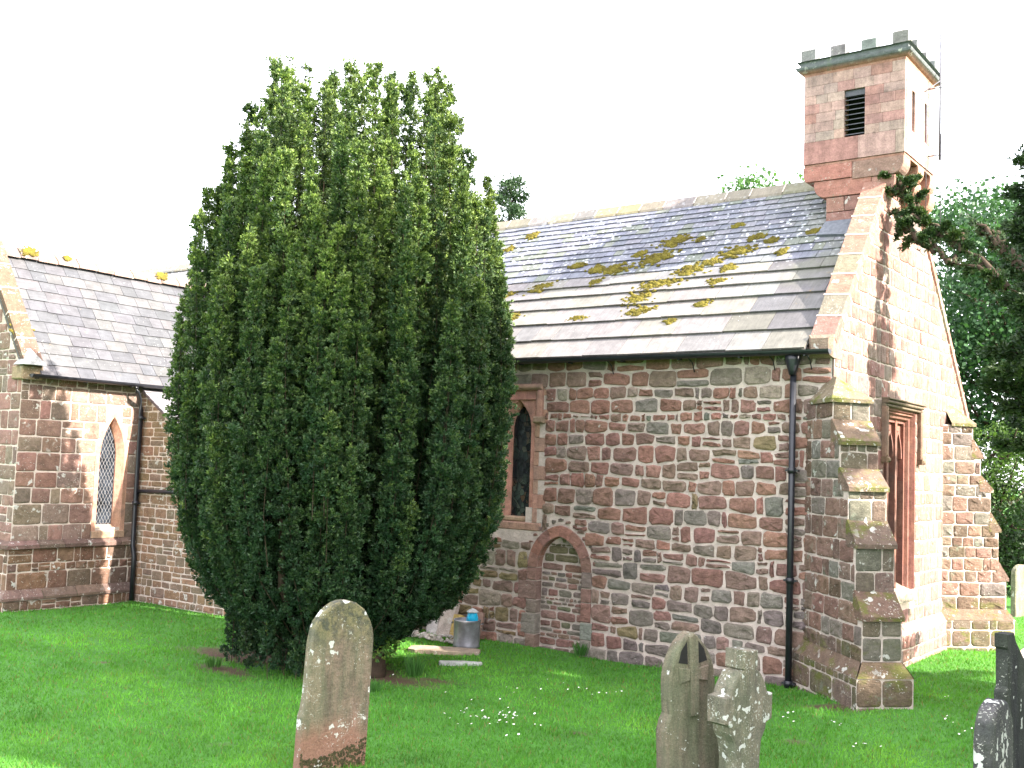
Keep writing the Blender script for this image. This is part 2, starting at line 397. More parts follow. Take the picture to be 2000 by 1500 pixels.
# ================================================================ CHURCH
church = empty('church', (0, 0, 0), 'red sandstone church with slate roof, embattled bell turret and a lower wing at the left', 'church')
PN = frame((0, 0, 0), (1, 0, 0), (0, 0, 1), (0, -1, 0))
PG = frame((0, 0, 0), (0, 1, 0), (0, 0, 1), (1, 0, 0))
DC, DA, DZS, DZA = -4.105, .40, 1.17, 1.66           # blocked doorway
WC, WH, WZ0, WTOP = -5.31, .86, 1.70, 3.86           # nave window, outer frame
def reg_nave(v):
    s_ = [(-19.0, -.02)]
    s_ = cut(s_, DC, (DA+.17) if v < DZS else arch_hw(v, DA+.16, DZS, DZA+.17))
    if WZ0 < v < WTOP: s_ = cut(s_, WC, WH)
    return s_
def reg_nave_vis(v): return [(max(a, -9.6), b) for a, b in reg_nave(v) if b > -9.6]
rn = random.Random(5); mb = MB()
masonry(mb, PN, reg_nave_vis, -.1, 4.36, (.165, .245), (.8, 2.1), .029, .024, pal_rub, rn, .36, .0115, .02, .13)
mb.quad(PN(-19, -.2, -.01), PN(-9.6, -.2, -.01), PN(-9.6, 4.3, -.01), PN(-19, 4.3, -.01), (.5, .5, .5), 1)
nave = mb.build('nave_wall', [M_RUB, M_MOR], church)
# ---- blocked doorway
mb = MB(); rn = random.Random(11)
A = prof(DC, DA+.165, 0, DZS, DZA+.165); B = prof(DC, DA, 0, DZS, DZA); B2 = prof(DC, DA-.015, 0, DZS, DZA-.015)
# voussoirs
n = len(A)
for i in range(7, n-8, 2):
    c = jit(rn, rn.choice((RED, REDB, (.30, .15, .11))), .15)
    vs = []
    for j in (i, i+1, i+2):
        j = min(j, n-8); t = .03 if j == i else (-.03 if j == i+2 else 0)
        vs += [PN(*A[j], -.02), PN(*A[j], .035), PN(*B[j], .035), PN(*B[j], -.16)]
    cen = sum(vs, Vector())/len(vs); vs = [cen+(q-cen)*.965 for q in vs]
    mb.add(vs, [(1, 5, 6, 2), (5, 9, 10, 6), (0, 4, 5, 1), (4, 8, 9, 5), (2, 6, 7, 3), (6, 10, 11, 7), (0, 1, 2, 3), (11, 10, 9, 8)], c, 0, False)
for sgn in (-1, 1):
    v = -.1
    while v < DZS-.02:
        h = min(rn.uniform(.2, .34), DZS-v)
        if DZS-v-h < .1: h = DZS-v
        wd = rn.choice((.17, .26, .33)) if sgn < 0 else rn.choice((.17, .2))
        c = jit(rn, rn.choice((GBR, REDB, BRN, GRN, (.33, .14, .10))), .15)
        x0, x1 = (DC-DA-wd, DC-DA) if sgn < 0 else (DC+DA, DC+DA+wd)
        block(mb, PN, x0, x1, v+.007, v+h-.007, -.16, .03, c, .012); v += h
loft(mb, PN, rectify(prof(DC, DA+.165, 1.15, DZS, DZA+.165), DC, .66, 2.06), -.006, prof(DC, DA+.165, 1.15, DZS, DZA+.165), -.006, (.5, .4, .35), rn, 1); loft(mb, PN, A, .004, B, .004, (.5, .4, .35), rn, 1); Bo = prof(DC, DA+.006, 0, DZS, DZA+.006); loft(mb, PN, Bo, .002, Bo, -.17, (.5, .4, .35), rn, 1)
n0 = prof(DC, DA+.235, 1.15, DZS, DZA+.235)
for i in range(8, len(n0)-8):
    x, y = n0[i]; a = rn.uniform(.03, .07); b = rn.uniform(.018, .038)
    stone(mb, PN, [(x-a, y-b), (x+a, y-b+.01), (x+a, y+b), (x-a, y+b)], .014, jit(rn, rn.choice((REDB, BRN, GBR))), rn, .45, .006)
door = mb.build('blocked_doorway', [M_RUB, M_MOR], church)
mb = MB()
PD = frame((0, .12, 0), (1, 0, 0), (0, 0, 1), (0, -1, 0))
masonry(mb, PD, lambda v: [(DC-q, DC+q) for q in (arch_hw(v, DA, DZS, DZA),) if q > .02], -.1, DZA, (.07, .14), (1.4, 3.2), .022, .016,
        lambda u, v, r_: r_.choices((BRN, REDB, GBR, (.16, .15, .09)), (4, 3, 3, 2))[0] if v < 1.3 else (.15, .14, .08), rn, .4, .004, .004, .1)
mb.build('door_infill', [M_RUB, M_MOR], door)
# ---- nave window: two pointed lights under a square hood
win = MB(); rn = random.Random(3)
for cx in (-4.975, -5.645):
    A = prof(cx, .245, WZ0+.17, 3.24, 3.70); Bq = prof(cx, .185, WZ0+.22, 3.24, 3.62)
    O = rectify(A, cx, .335, WTOP-.16)
    O[0] = (O[0][0], WZ0+.17); O[-1] = (O[-1][0], WZ0+.17)
    loft(win, PN, O, -.035, A, -.035, PINK, rn); loft(win, PN, A, -.035, A, -.07, PINK, rn); loft(win, PN, A, -.07, Bq, -.14, PINK, rn); loft(win, PN, Bq, -.14, Bq, -.2, PINK, rn)
    block(win, PN, cx-.335, cx+.335, WZ0+.13, WZ0+.21, -.2, -.02, jit(rn, (.33, .22, .16)), .02)
block(win, PN, WC-WH+.02, WC+WH-.02, WZ0, WZ0+.13, -.2, .012, (.32, .19, .14), .02)
v = WZ0+.13; k = 0                                     # quoins at both sides
while v < WTOP-.01:
    h = min(.215, WTOP-v); h = WTOP-v if WTOP-v-h < .08 else h
    inner = WC+.67; outer = WC+WH+(.05 if k % 2 else -.1)
    c = jit(rn, (.34, .20, .15), .08)
    block(win, PN, inner, outer, v+.003, v+h-.003, -.1, .006, c, .006)
    block(win, PN, 2*WC-outer, 2*WC-inner, v+.003, v+h-.003, -.1, .006, c, .006)
    if not k % 2: win.quad(PN(outer, v, 0), PN(WC+WH, v, 0), PN(WC+WH, v+h, 0), PN(outer, v+h, 0), (.5, .5, .5), 1)
    v += h; k += 1
block(win, PN, WC-.68, WC+.68, WTOP-.16, WTOP, -.1, .0, jit(rn, PINK), .006)
wo_ = win.build('nave_window', [M_SMO, M_MOR], church)
mb = MB()
block(mb, PN, WC-.82, WC+.82, WTOP-.01, WTOP+.08, -.02, .085, (.33, .20, .15), .03)
for s_ in (-1, 1):
    a = WC+s_*.77; block(mb, PN, a-.05, a+.05, 3.42, WTOP-.01, -.02, .065, (.31, .17, .13), .02)
    block(mb, PN, a-.09, a+.09, 3.34, 3.44, -.02, .09, (.24, .17, .12), .02)
mb.build('hood_mould', [M_SMO], wo_)
for cx in (-4.975, -5.645):
    mb = MB(); g = prof(cx, .19, WZ0+.2, 3.24, 3.63)
    mb.add([PN(*q, -.17) for q in g], [tuple(range(len(g)))], (.1, .1, .1), 0, False)
    mb.build('stained_glass_pane', M_STAIN, wo_)
# ---- gable wall
GA, GF = (2.75, 7.85), (6.75, 3.65)
def gtop_lo(v): return 0 if v < 4.4 else (v-4.40)/1.25
def gtop_hi(v): return 6.75 if v < 3.65 else GA[0]+(7.85-v)/1.05
GW0, GW1, GWZ0, GWZ1 = 1.98, 3.55, .98, 3.72
def reg_gab(v):
    s_ = [(max(0, gtop_lo(v)), gtop_hi(v))]
    if GWZ0 < v < GWZ1: s_ = cut(s_, (GW0+GW1)/2, (GW1-GW0)/2)
    return s_
rn = random.Random(8); mb = MB()
masonry(mb, PG, reg_gab, .55, 7.8, (.2, .30), (.9, 1.75), .017, .010, pal_gab, rn, .17, .004, .004, 0)
PG2 = frame((.09, 0, 0), (0, 1, 0), (0, 0, 1), (1, 0, 0))
masonry(mb, PG2, lambda v: [(0, 6.7)], -.15, .42, (.18, .2), (1, 2), .017, .010, pal_gab, rn, .17, .004, .004, 0)
u = 0
while u < 6.7:                                          # chamfered plinth
    wd = rn.uniform(.3, .5); c = jit(rn, (.27, .18, .14))
    mb.quad(PG(u+.005, .42, .105), PG(u+wd-.005, .42, .105), PG(u+wd-.005, .57, .008), PG(u+.005, .57, .008), c); u += wd
mb.quad(PG(0, .42, .09), PG(6.7, .42, .09), PG(6.7, .56, 0.0), PG(0, .56, 0.0), (.5, .5, .5), 1)
gable = mb.build('gable_wall', [M_ASH, M_MO2], church)
# ---- gable window: square-headed, traceried
mb = MB(); rn = random.Random(21); JC = (.19, .085, .066)
gc = (GW0+GW1)/2
# splayed jambs in rolls
for s_ in (-1, 1):
    e0 = gc+s_*(GW1-GW0)/2
    prf = [(0, .004), (.035, .004), (.05, -.03), (.075, -.02), (.095, -.06), (.13, -.07), (.15, -.12), (.19, -.12), (.2, -.3)]
    for k in range(len(prf)-1):
        a, b = prf[k], prf[k+1]; v = GWZ0
        while v < GWZ1-.01:
            h = min(.42, GWZ1-v); c = jit(rn, JC, .06)
            mb.quad(PG(e0-s_*a[0], v, a[1]), PG(e0-s_*b[0], v, b[1]), PG(e0-s_*b[0], v+h-.003, b[1]), PG(e0-s_*a[0], v+h-.003, a[1]), c); v += h
for k in range(len(prf)-1):
    a, b = prf[k], prf[k+1]
    mb.quad(PG(GW0+a[0], GWZ1-a[0], a[1]), PG(GW1-a[0], GWZ1-a[0], a[1]), PG(GW1-b[0], GWZ1-b[0], b[1]), PG(GW0+b[0], GWZ1-b[0], b[1]), jit(rn, JC, .05))
x0, x1 = GW0+.19, GW1-.19; wl = (x1-x0)/3
for k in range(1, 3):                                   # mullions
    c0 = x0+wl*k; prism(mb, [(c0-.045, GWZ0), (c0+.045, GWZ0), (c0+.045, GWZ1-.1), (c0-.045, GWZ1-.1)], -.26, -.11, PG, jit(rn, JC), 0, .02)
for k in range(3):
    cx = x0+wl*(k+.5)
    A = prof(cx, wl/2-.02, 3.0, 3.02, 3.42, 7, 8); Bq = prof(cx, wl/2-.055, 3.0, 3.02, 3.38, 7, 8); O = rectify(A, cx, wl/2, GWZ1-.1)
    loft(mb, PG, O, -.17, A, -.17, JC, rn); loft(mb, PG, A, -.14, Bq, -.14, JC, rn); loft(mb, PG, A, -.17, A, -.14, JC, rn); loft(mb, PG, Bq, -.14, Bq, -.26, JC, rn)
    A = prof(cx, wl/2-.05, 2.72, 2.75, 3.0, 7, 8); Bq = prof(cx, wl/2-.085, 2.72, 2.75, 2.95, 7, 8); O = rectify(A, cx, wl/2-.04, 3.06)
    loft(mb, PG, O, -.2, Bq, -.2, JC, rn); loft(mb, PG, Bq, -.2, Bq, -.26, JC, rn)
mb.add([PG(GW0-.03, GWZ0-.1, .03), PG(GW1+.03, GWZ0-.1, .03), PG(GW1+.03, GWZ0+.02, .03), PG(GW0-.03, GWZ0+.02, .03), PG(GW0+.19, GWZ0+.2, -.3), PG(GW1-.19, GWZ0+.2, -.3), PG(GW0-.03, GWZ0-.1, -.1), PG(GW1+.03, GWZ0-.1, -.1)], [(0, 1, 2, 3), (3, 2, 5, 4), (6, 7, 1, 0)], (.24, .21, .16), 0, False)
gw = mb.build('gable_window', [M_SMO], church)
mb = MB(); HM = (.16, .12, .085)
block(mb, PG, GW0-.07, GW1+.16, GWZ1+.0, GWZ1+.04, -.01, .06, HM, .01); block(mb, PG, GW0-.07, GW1+.16, GWZ1+.045, GWZ1+.09, -.01, .10, HM, .015); block(mb, PG, GW0-.07, GW1+.16, GWZ1+.095, GWZ1+.12, -.01, .12, HM, .01)
for e0 in (GW0-.05, GW1+.09): block(mb, PG, e0-.03, e0+.07, 3.0, GWZ1-.003, -.01, .085, (.22, .14, .10), .02); block(mb, PG, e0-.05, e0+.08, 2.92, 3.0, -.01, .12, (.16, .11, .07), .03)
mb.build('hood_mould', [M_SMO], gw)
mb = MB(); mb.quad(PG(x0-.1, GWZ0+.1, -.24), PG(x1+.1, GWZ0+.1, -.24), PG(x1+.1, GWZ1-.05, -.24), PG(x0-.1, GWZ1-.05, -.24)); mb.build('window_glass', M_STAIN, gw)
# ---- nave roof
def slates(mb, o, along, up, nrm, L0, L1, H, expo, wr, th, pal, rn, lim=None):
    """courses of slates: expo(h)->(exposed height)"""
    o, along, up, nrm = map(Vector, (o, along, up, nrm)); h = 0
    while h < H-.03:
        e = expo(h); e = min(e, H-h); t = th(h); u = L0+rn.uniform(-.2, 0)
        while u < L1:
            wd = rn.uniform(*wr(h)); a, b = max(u, L0), min(u+wd, L1)
            if b-a > .02 and (lim is None or lim(a, h)):
                dz = rn.uniform(-.004, .004); dh = rn.uniform(-.008, .008); tl = rn.uniform(-.008, .008); g = .0035
                P_ = lambda x, y, z: o+along*x+up*y+nrm*z
                top = min(h+e+.05, H+.02)
                vs = [P_(a+g, h+dh, t*.25+dz), P_(b-g, h+dh+tl, t*.25+dz), P_(b-g, h+dh+tl, t*1.25+dz), P_(a+g, h+dh, t*1.25+dz), P_(a+g, top, -.004), P_(b-g, top, -.004)]
                c = jit(rn, pal(u, h, rn), .09, .02)
                mb.add(vs, [(0, 1, 2, 3), (3, 2, 5, 4), (0, 3, 4), (1, 5, 2)], c, 0, False)
            u += wd
        h += e
RS = (7.32-4.50)/2.9; rup = Vector((0, 1, RS)).normalized(); rnm = Vector((0, -RS, 1)).normalized()
ro = Vector((0, -.2, 4.50-.2*RS)); RL = (2.9+.2)/rup.y
def pal_slt(u, h, rn):
    if h < 1.95 and u < -1.3+rn.uniform(-.5, .3)-.35*h*0: return rn.choices(((.175, .16, .155), (.165, .153, .15), (.18, .168, .15), (.15, .145, .147)), (4, 3, 2, 2))[0]
    if h < 1.95: return rn.choices(((.10, .095, .10), (.12, .113, .115), (.125, .118, .105)), (4, 3, 1))[0]  # darker slates by the gable: turret and coping shade put into their colour
    return rn.choices(((.115, .12, .15), (.145, .145, .17), (.12, .13, .11)), (4, 3, 1))[0]
rn = random.Random(14); mb = MB()
exl = lambda h: .43-.0*h if h < .5 else (.40 if h < .9 else (.33 if h < 1.4 else (.28 if h < 1.95 else (.2 if h < 2.6 else .155))))
slates(mb, ro, (1, 0, 0), rup, rnm, -11.5, -.31, RL, exl, lambda h: (.35, .8) if h < 1.95 else (.16, .3), lambda h: .026 if h < 1.95 else .015, pal_slt, rn)
a_, b_ = ro+rnm*-.012, ro+rup*RL+rnm*-.012
mb.quad(a_+Vector((-19.8, 0, 0)), a_+Vector((-.31, 0, 0)), b_+Vector((-.31, 0, 0)), b_+Vector((-19.8, 0, 0)), (.16, .15, .15))
mb.quad(Vector((-19.8, 2.9, 7.3)), Vector((-.31, 2.9, 7.3)), Vector((-.31, 6.9, 3.5)), Vector((-19.8, 6.9, 3.5)), (.15, .15, .16))
mb.quad(Vector((-19.8, 0, -.1)), Vector((-19.8, 6.9, -.1)), Vector((-19.8, 6.9, 3.5)), Vector((-19.8, 0, 4.3)), (.2, .15, .12))
mb.add([Vector((-19.8, 0, 4.3)), Vector((-19.8, 6.9, 3.5)), Vector((-19.8, 2.9, 7.3))], [(0, 1, 2)], (.2, .15, .12))
mb.quad(Vector((-19.8, 6.7, -.1)), Vector((0, 6.7, -.1)), Vector((0, 6.7, 3.6)), Vector((-19.8, 6.7, 3.6)), (.2, .15, .12))
mb.quad(Vector((-19, -.2, 4.28)), Vector((-.3, -.2, 4.28)), Vector((-.3, .1, 4.36)), Vector((-19, .1, 4.36)), (.1, .08, .07))
roof = mb.build('nave_roof', [M_SLT], church)
mb = MB(); x = -19.8                                     # ridge stones
while x < -1.3:
    wd = rn.uniform(.42, .6); c = jit(rn, rn.choice(((.17, .15, .11), (.15, .14, .13), (.20, .17, .10))), .15); dz = rn.uniform(-.006, .006)
    A = [(2.9-.17, 7.17), (2.9-.15, 7.215), (2.9, 7.385), (2.9+.15, 7.215), (2.9+.17, 7.17)]
    vs = [Vector((xx, y, z+dz)) for xx in (x+.006, min(x+wd, -1.22)-.006) for (y, z) in A]
    mb.add(vs, [(i, i+5, i+6, i+1) for i in range(4)]+[(0, 1, 2, 3, 4), (9, 8, 7, 6, 5)], c, 0, False)
    mb.quad(Vector((x+wd-.012, 2.75, 7.222)), Vector((x+wd+.012, 2.75, 7.222)), Vector((x+wd+.012, 2.9, 7.392)), Vector((x+wd-.012, 2.9, 7.392)), (.55, .52, .48), 1)
    x += wd
mb.build('ridge_stones', [M_SLT, M_MO2], roof)
# moss cushions
def moss(cx, cy, size, elong, parent, rn, o=ro, nrm=rnm, up=rup, along=Vector((1, 0, 0)), yy=None):
    mb = MB(); cz = None
    base = Vector((cx, cy, 4.50+RS*cy)) if yy is None else yy
    n = int(50+190*size*elong)
    for k in range(n):
        a = rn.gauss(0, .34)*size*elong; b = rn.gauss(0, .33)*size+a*.18*rn.uniform(.5, 1.4)
        r_ = rn.uniform(.010, .042)*(1.25-min(1, abs(a)/size/elong)*.5)*(.8+size*.5)
        p = base+along*a+up*b+nrm*(.022)
        N, Mm = 8, 3; vs = []
        for j in range(Mm):
            t = j/Mm*math.pi/2
            for i in range(N):
                q = 2*math.pi*i/N; rr = r_*math.cos(t)*rn.uniform(.75, 1.25)
                vs.append(p+along*rr*1.35*math.cos(q)+up*rr*math.sin(q)+nrm*(r_*.6*math.sin(t)*rn.uniform(.8, 1.2)-.01))
        vs.append(p+nrm*r_*.75)
        fs = [(j*N+i, j*N+(i+1) % N, j*N+N+(i+1) % N, j*N+N+i) for j in range(Mm-1) for i in range(N)]+[((Mm-1)*N+i, (Mm-1)*N+(i+1) % N, Mm*N) for i in range(N)]
        mb.add(vs, fs, (.3, .25, .04), 0, True)
    return mb.build('moss_cushion', M_MOSS, parent)
rn = random.Random(31)
for (x, y, s_, e) in [(-3.35, 1.95, .22, 1.7), (-3.50, 1.62, .24, 1.8), (-2.72, 1.30, .27, 1.5), (-3.2, 1.05, .2, 2.6), (-3.38, .80, .24, 1.3), (-3.18, .56, .17, 1.8), (-2.1, 1.58, .2, 2.1), (-2.45, 1.42, .12, 1.8), (-2.12, 1.27, .16, 1.4), (-2.15, 1.01, .15, 1.3), (-4.55, 1.48, .16, 1.5), (-4.15, 1.45, .2, 2.0), (-4.4, 1.2, .12, 1.2), (-5.45, 1.2, .17, 1.9), (-4.25, .50, .1, 2.4), (-5.0, 1.62, .1, 2), (-5.6, .6, .13, 1.5), (-2.2, .62, .1, 1.6), (-6.6, 2.48, .13, 1.5), (-6.9, 2.2, .1, 1.5), (-2.9, 1.93, .08, 1.5), (-1.62, 1.75, .09, 1.5), (-1.35, 1.5, .1, 1.3), (-1.0, 1.85, .08, 1.5), (-6.1, 1.1, .12, 2), (-2.55, .35, .07, 1.6), (-3.9, 1.75, .09, 1.6), (-1.9, 1.85, .1, 2), (-2.35, 2.15, .07, 2)]:
    moss(x, y, s_, e, roof, rn)
# coping on near slope and far slope of gable
mb = MB(); rn = random.Random(2)
def coping(mb, y0, z0, y1, z1, n, xa, xb, up_, dn, cols, rn):
    d = Vector((0, y1-y0, z1-z0)); L = d.length; d.normalize(); nn = Vector((0, -d.z, d.y))
    if nn.z < 0: nn = -nn
    for k in range(n):
        a, b = L*k/n, L*(k+1)/n; c = jit(rn, rn.choice(cols), .15)
        Pq = lambda x, t, h: Vector((x, y0, z0))+d*t+nn*h
        g = .008; vs = []
        for t in (a+g, b-g):
            vs += [Pq(xa, t, -dn), Pq(xb, t, -.07), Pq(xb, t, up_-.012), Pq(xb-.012, t, up_), Pq(xa+.012, t, up_+.02), Pq(xa, t, up_)]
        mb.add(vs, [(i, i+6, (i+1) % 6+6, (i+1) % 6) for i in range(6)]+[(5, 4, 3, 2, 1, 0), (6, 7, 8, 9, 10, 11)], c, 0, False)
        # pale mortar joint standing a little proud
        vs = []
        for t in (b-.014, b+.014): vs += [Pq(xa-.004, t, -dn), Pq(xb+.004, t, -.06), Pq(xb+.004, t, up_+.004), Pq(xa-.004, t, up_+.026)]
        if k < n-1: mb.add(vs, [(i, i+4, (i+1) % 4+4, (i+1) % 4) for i in range(4)], (.5, .5, .5), 1, False)
cc_ = ((.23, .135, .105), (.21, .15, .11), (.18, .16, .115), (.24, .125, .095))
coping(mb, .0, 4.42, 2.05, 6.97, 8, -.31, .02, .06, .35, cc_, rn)
mb.build('gable_coping', [M_ASH, M_MO2], church); mb = MB()
coping(mb, 3.3, 7.25, 6.9, 3.52, 11, -.31, .035, .05, .3, cc_, rn)
mb.build('gable_coping', [M_ASH, M_MO2], church); mb = MB()
block(mb, frame((0, 0, 0), (1, 0, 0), (0, 0, 1), (0, -1, 0)), -.31, .015, 4.20, 4.50, -.25, .12, (.22, .16, .12), .05)
mb.build('kneeler', [M_ASH, M_MO2], church)
# ---- diagonal buttresses
def buttress(cor, ydir, D, parent, seed):
    """D: stage depths list; ydir -1 near corner, +1 far corner"""
    rn = random.Random(seed); q = 1/math.sqrt(2); hw = .24
    out = Vector((q, ydir*q, 0)); side = Vector((-q, ydir*q, 0))       # side = towards the nave wall side
    cor = Vector(cor); mb = MB()
    zs = [(3.62, 3.35), (3.10, 2.76), (2.55, 2.15), (1.90, 1.35), (1.10, .62)]
    def dep(v):
        if v < .45: return D[4]+.09
        if v < .62: return D[4]+.09*(1-(v-.45)/.17)
        for k in range(5):
            t, b = zs[k]
            if b <= v <= t: return D[k]
            if k < 4 and zs[k+1][0] < v < b: f = (v-zs[k+1][0])/(b-zs[k+1][0]); return D[k+1]+(D[k]-D[k+1])*f
        return D[0]
    for s_ in (1, -1):
        n_ = side*s_
        flip = (s_ == 1) == (ydir == -1)
        if flip: P1 = frame(cor+n_*hw, out, Z, n_); rg = lambda v: [(-.36, dep(v))]
        else: P1 = frame(cor+n_*hw, -out, Z, n_); rg = lambda v: [(-dep(v), .36)]
        masonry(mb, P1, rg, .6, 3.62, (.16, .26), (1.0, 1.9), .015, .011, pal_but, rn, .2, .006, .004, 0)
        P2 = frame(P1(0, 0, .10), out if flip else -out, Z, n_)
        masonry(mb, P2, (lambda v: [(-.45, D[4]+.09)]) if flip else (lambda v: [(-D[4]-.09, .45)]), -.45, .45, (.22, .3), (1.2, 2.2), .016, .009, pal_but, rn, .3, .003, .002, 0)
        e = D[4]
        A = [P1(-.4 if flip else .4, .45, .112), P1((e+.1)*(1 if flip else -1), .45, .112), P1(e*(1 if flip else -1), .62, .012), P1(-.4 if flip else .4, .62, .012)]
        mb.quad(*A, jit(rn, (.15, .10, .07)))
    au = -side*ydir*-1
    u_ = Vector((-out.y, out.x, 0))
    for k in range(5):
        t, b = zs[k]
        P3 = frame(cor+out*D[k], u_, Z, out)
        masonry(mb, P3, lambda v: [(-hw, hw)], b, t, (.19, .3), (.8, 1.6), .014, .009, (lambda a, b_, r_: r_.choice(((.16, .115, .09), (.14, .13, .10), (.17, .10, .08), (.13, .10, .075)))), rn, .25, .003, .0, 0)
    e = D[4]; P3 = frame(cor+out*(e+.09), u_, Z, out)
    masonry(mb, P3, lambda v: [(-hw-.1, hw+.1)], -.45, .45, (.26, .3), (1.5, 2.6), .014, .009, pal_but, rn, .25, .003, .0, 0)
    P4 = frame(cor+out*e, u_, Z, out)
    mb.quad(P4(-hw-.1, .45, .1), P4(hw+.1, .45, .1), P4(hw, .62, .01), P4(-hw, .62, .01), (.16, .11, .07))
    b_ = mb.build('buttress', [M_BUT, M_MOR], parent)
    for k in range(4):                                   # sloping weatherings, each a slab with a lip
        z1, z0 = zs[k][1], zs[k+1][0]; a0, a1 = D[k], D[k+1]
        m2 = MB(); P5 = frame(cor, u_, Z, out); h2 = hw+.012
        vs = [P5(-h2, z1+.05, a0), P5(h2, z1+.04, a0), P5(h2, z0+.03, a1+.05), P5(-h2, z0+.025, a1+.045), P5(h2, z0-.02, a1+.05), P5(-h2, z0-.025, a1+.045), P5(h2, z0-.02, a0-.03), P5(-h2, z0-.02, a0-.03), P5(h2, z1+.03, a0-.03), P5(-h2, z1+.03, a0-.03)]
        m2.add(vs, [(0, 3, 2, 1), (3, 5, 4, 2), (5, 7, 6, 4), (1, 2, 4, 6, 8), (0, 9, 7, 5, 3)], jit(rn, (.14, .095, .07)), 0, False)
        m2.build('weathering', [M_WEA], b_)
    m2 = MB(); P5 = frame(cor, u_, Z, out); d = D[0]+.04; h2 = hw+.035   # gabled cap
    A = [P5(-h2, 3.60, -.1), P5(h2, 3.60, -.1), P5(h2, 3.60, d), P5(-h2, 3.60, d)]; Bq = [P5(-h2, 3.65, -.1), P5(h2, 3.65, -.1), P5(h2, 3.65, d), P5(-h2, 3.65, d)]
    m2.add(A+Bq+[P5(0, 3.97, -.1), P5(0, 3.95, .08)], [(0, 1, 2, 3), (0, 3, 7, 4), (3, 2, 6, 7), (2, 1, 5, 6), (7, 6, 9), (6, 5, 8, 9), (4, 7, 9, 8)], (.17, .135, .09), 0, False)
    m2.build('buttress_cap', [M_WEA], b_)
    return b_
buttress((0, 0, 0), -1, [.50, .72, .94, 1.14, 1.32], church, 4)
buttress((0, 5.42, 0), 1, [.30, .44, .62, .76, .90], church, 9)
# ---- bellcote
BX0, BX1, BY0, BY1 = -1.22, .28, 1.95, 3.42
bell = MB(); rn = random.Random(17)
PB = frame((0, BY0, 0), (1, 0, 0), (0, 0, 1), (0, -1, 0)); PBX = frame((BX1, 0, 0), (0, 1, 0), (0, 0, 1), (1, 0, 0))
LV = (-.605, -.30, 7.70, 8.41)
def pal_bell(u, v, rn): return rn.choices(((.355, .235, .205), (.33, .19, .165), (.34, .245, .215), (.30, .16, .14)), (5, 2, 3, 1.5))[0]
def ashlar(mb, P, reg, v0, v1, hs, wr, rn, pal, g=.0025, c1=.006):
    v = v0
    while v < v1-.01:
        h = min(rn.choice(hs), v1-v); h = v1-v if v1-v-h < .06 else h
        for (a, b) in reg(v+h/2):
            u = a
            while u < b-.001:
                wd = rn.uniform(*wr); wd = b-u if b-u-wd < .1 else wd
                block(mb, P, u+g/2, u+wd-g/2, v+g/2, v+h-g/2, -.05, c1, jit(rn, pal(u, v, rn), .07, .03), .002); u += wd
        v += h
LVC = ((LV[0]+LV[1])/2, (LV[1]-LV[0])/2)
ashlar(bell, PB, lambda v: [(BX0, BX1)], 7.36, LV[2], (.34,), (.5, .9), rn, pal_bell)
ashlar(bell, PB, lambda v: cut([(BX0, BX1)], *LVC), LV[2], LV[3], (.14, .145), (.16, .3), rn, pal_bell)
ashlar(bell, PB, lambda v: [(BX0, BX1)], LV[3], 8.72, (.15,), (.2, .45), rn, pal_bell)
SL = ((2.33, .07), (2.97, .07))
def rbx(v):
    s_ = [(BY0+.05, BY1)]
    if 7.75 < v < 8.35:
        for c, hw in SL: s_ = cut(s_, c, hw)
    return s_
ashlar(bell, PBX, rbx, 7.36, 7.75, (.2,), (.25, .5), rn, pal_bell); ashlar(bell, PBX, rbx, 7.75, 8.35, (.15,), (.25, .5), rn, pal_bell); ashlar(bell, PBX, rbx, 8.35, 8.72, (.19,), (.25, .5), rn, pal_bell)
def box(mb, x0, x1, y0, y1, z0, z1, col, mi=0):
    vs = [Vector((x, y, z)) for z in (z0, z1) for (x, y) in ((x0, y0), (x1, y0), (x1, y1), (x0, y1))]
    mb.add(vs, [(3, 2, 1, 0), (4, 5, 6, 7), (0, 1, 5, 4), (1, 2, 6, 5), (2, 3, 7, 6), (3, 0, 4, 7)], col, mi, False)
# inner faces (a wall 0.18 m thick with a dark chamber), back and left walls
box(bell, BX0+.001, BX0+.18, BY0+.046, BY1, 7.36, 8.72, (.38, .2, .16)); box(bell, BX0+.18, BX1-.046, BY1-.18, BY1-.003, 7.36, 8.72, (.38, .2, .16))
box(bell, BX0+.18, LV[0]-.001, BY0+.046, BY0+.2, 7.36, 8.72, (.38, .2, .16)); box(bell, LV[1]+.001, BX1-.05, BY0+.046, BY0+.2, 7.36, 8.72, (.38, .2, .16))
box(bell, LV[0]-.001, LV[1]+.001, BY0+.047, BY0+.2, LV[3]+.001, 8.72, (.38, .2, .16)); box(bell, LV[0]-.001, LV[1]+.001, BY0+.047, BY0+.2, 7.36, LV[2]-.001, (.38, .2, .16))
box(bell, BX1-.16, BX1-.047, BY0+.2, 2.26, 7.37, 8.71, (.3, .14, .1)); box(bell, BX1-.16, BX1-.047, 2.40, 2.90, 7.37, 8.71, (.3, .14, .1)); box(bell, BX1-.16, BX1-.047, 3.04, BY1-.18, 7.37, 8.71, (.3, .14, .1))
box(bell, BX1-.16, BX1-.047, 2.26, 2.40, 8.35, 8.71, (.3, .14, .1)); box(bell, BX1-.16, BX1-.047, 2.90, 3.04, 8.35, 8.71, (.3, .14, .1)); box(bell, BX1-.16, BX1-.047, 2.26, 2.40, 7.37, 7.75, (.3, .14, .1)); box(bell, BX1-.16, BX1-.047, 2.90, 3.04, 7.37, 7.75, (.3, .14, .1))
box(bell, BX0+.01, BX1-.01, BY0+.01, BY1-.01, 7.32, 7.355, (.3, .16, .12))
bo = bell.build('bell_turret', [M_SMO], church)
mb = MB(); rn = random.Random(6)                         # stepped, rounded corbelling below
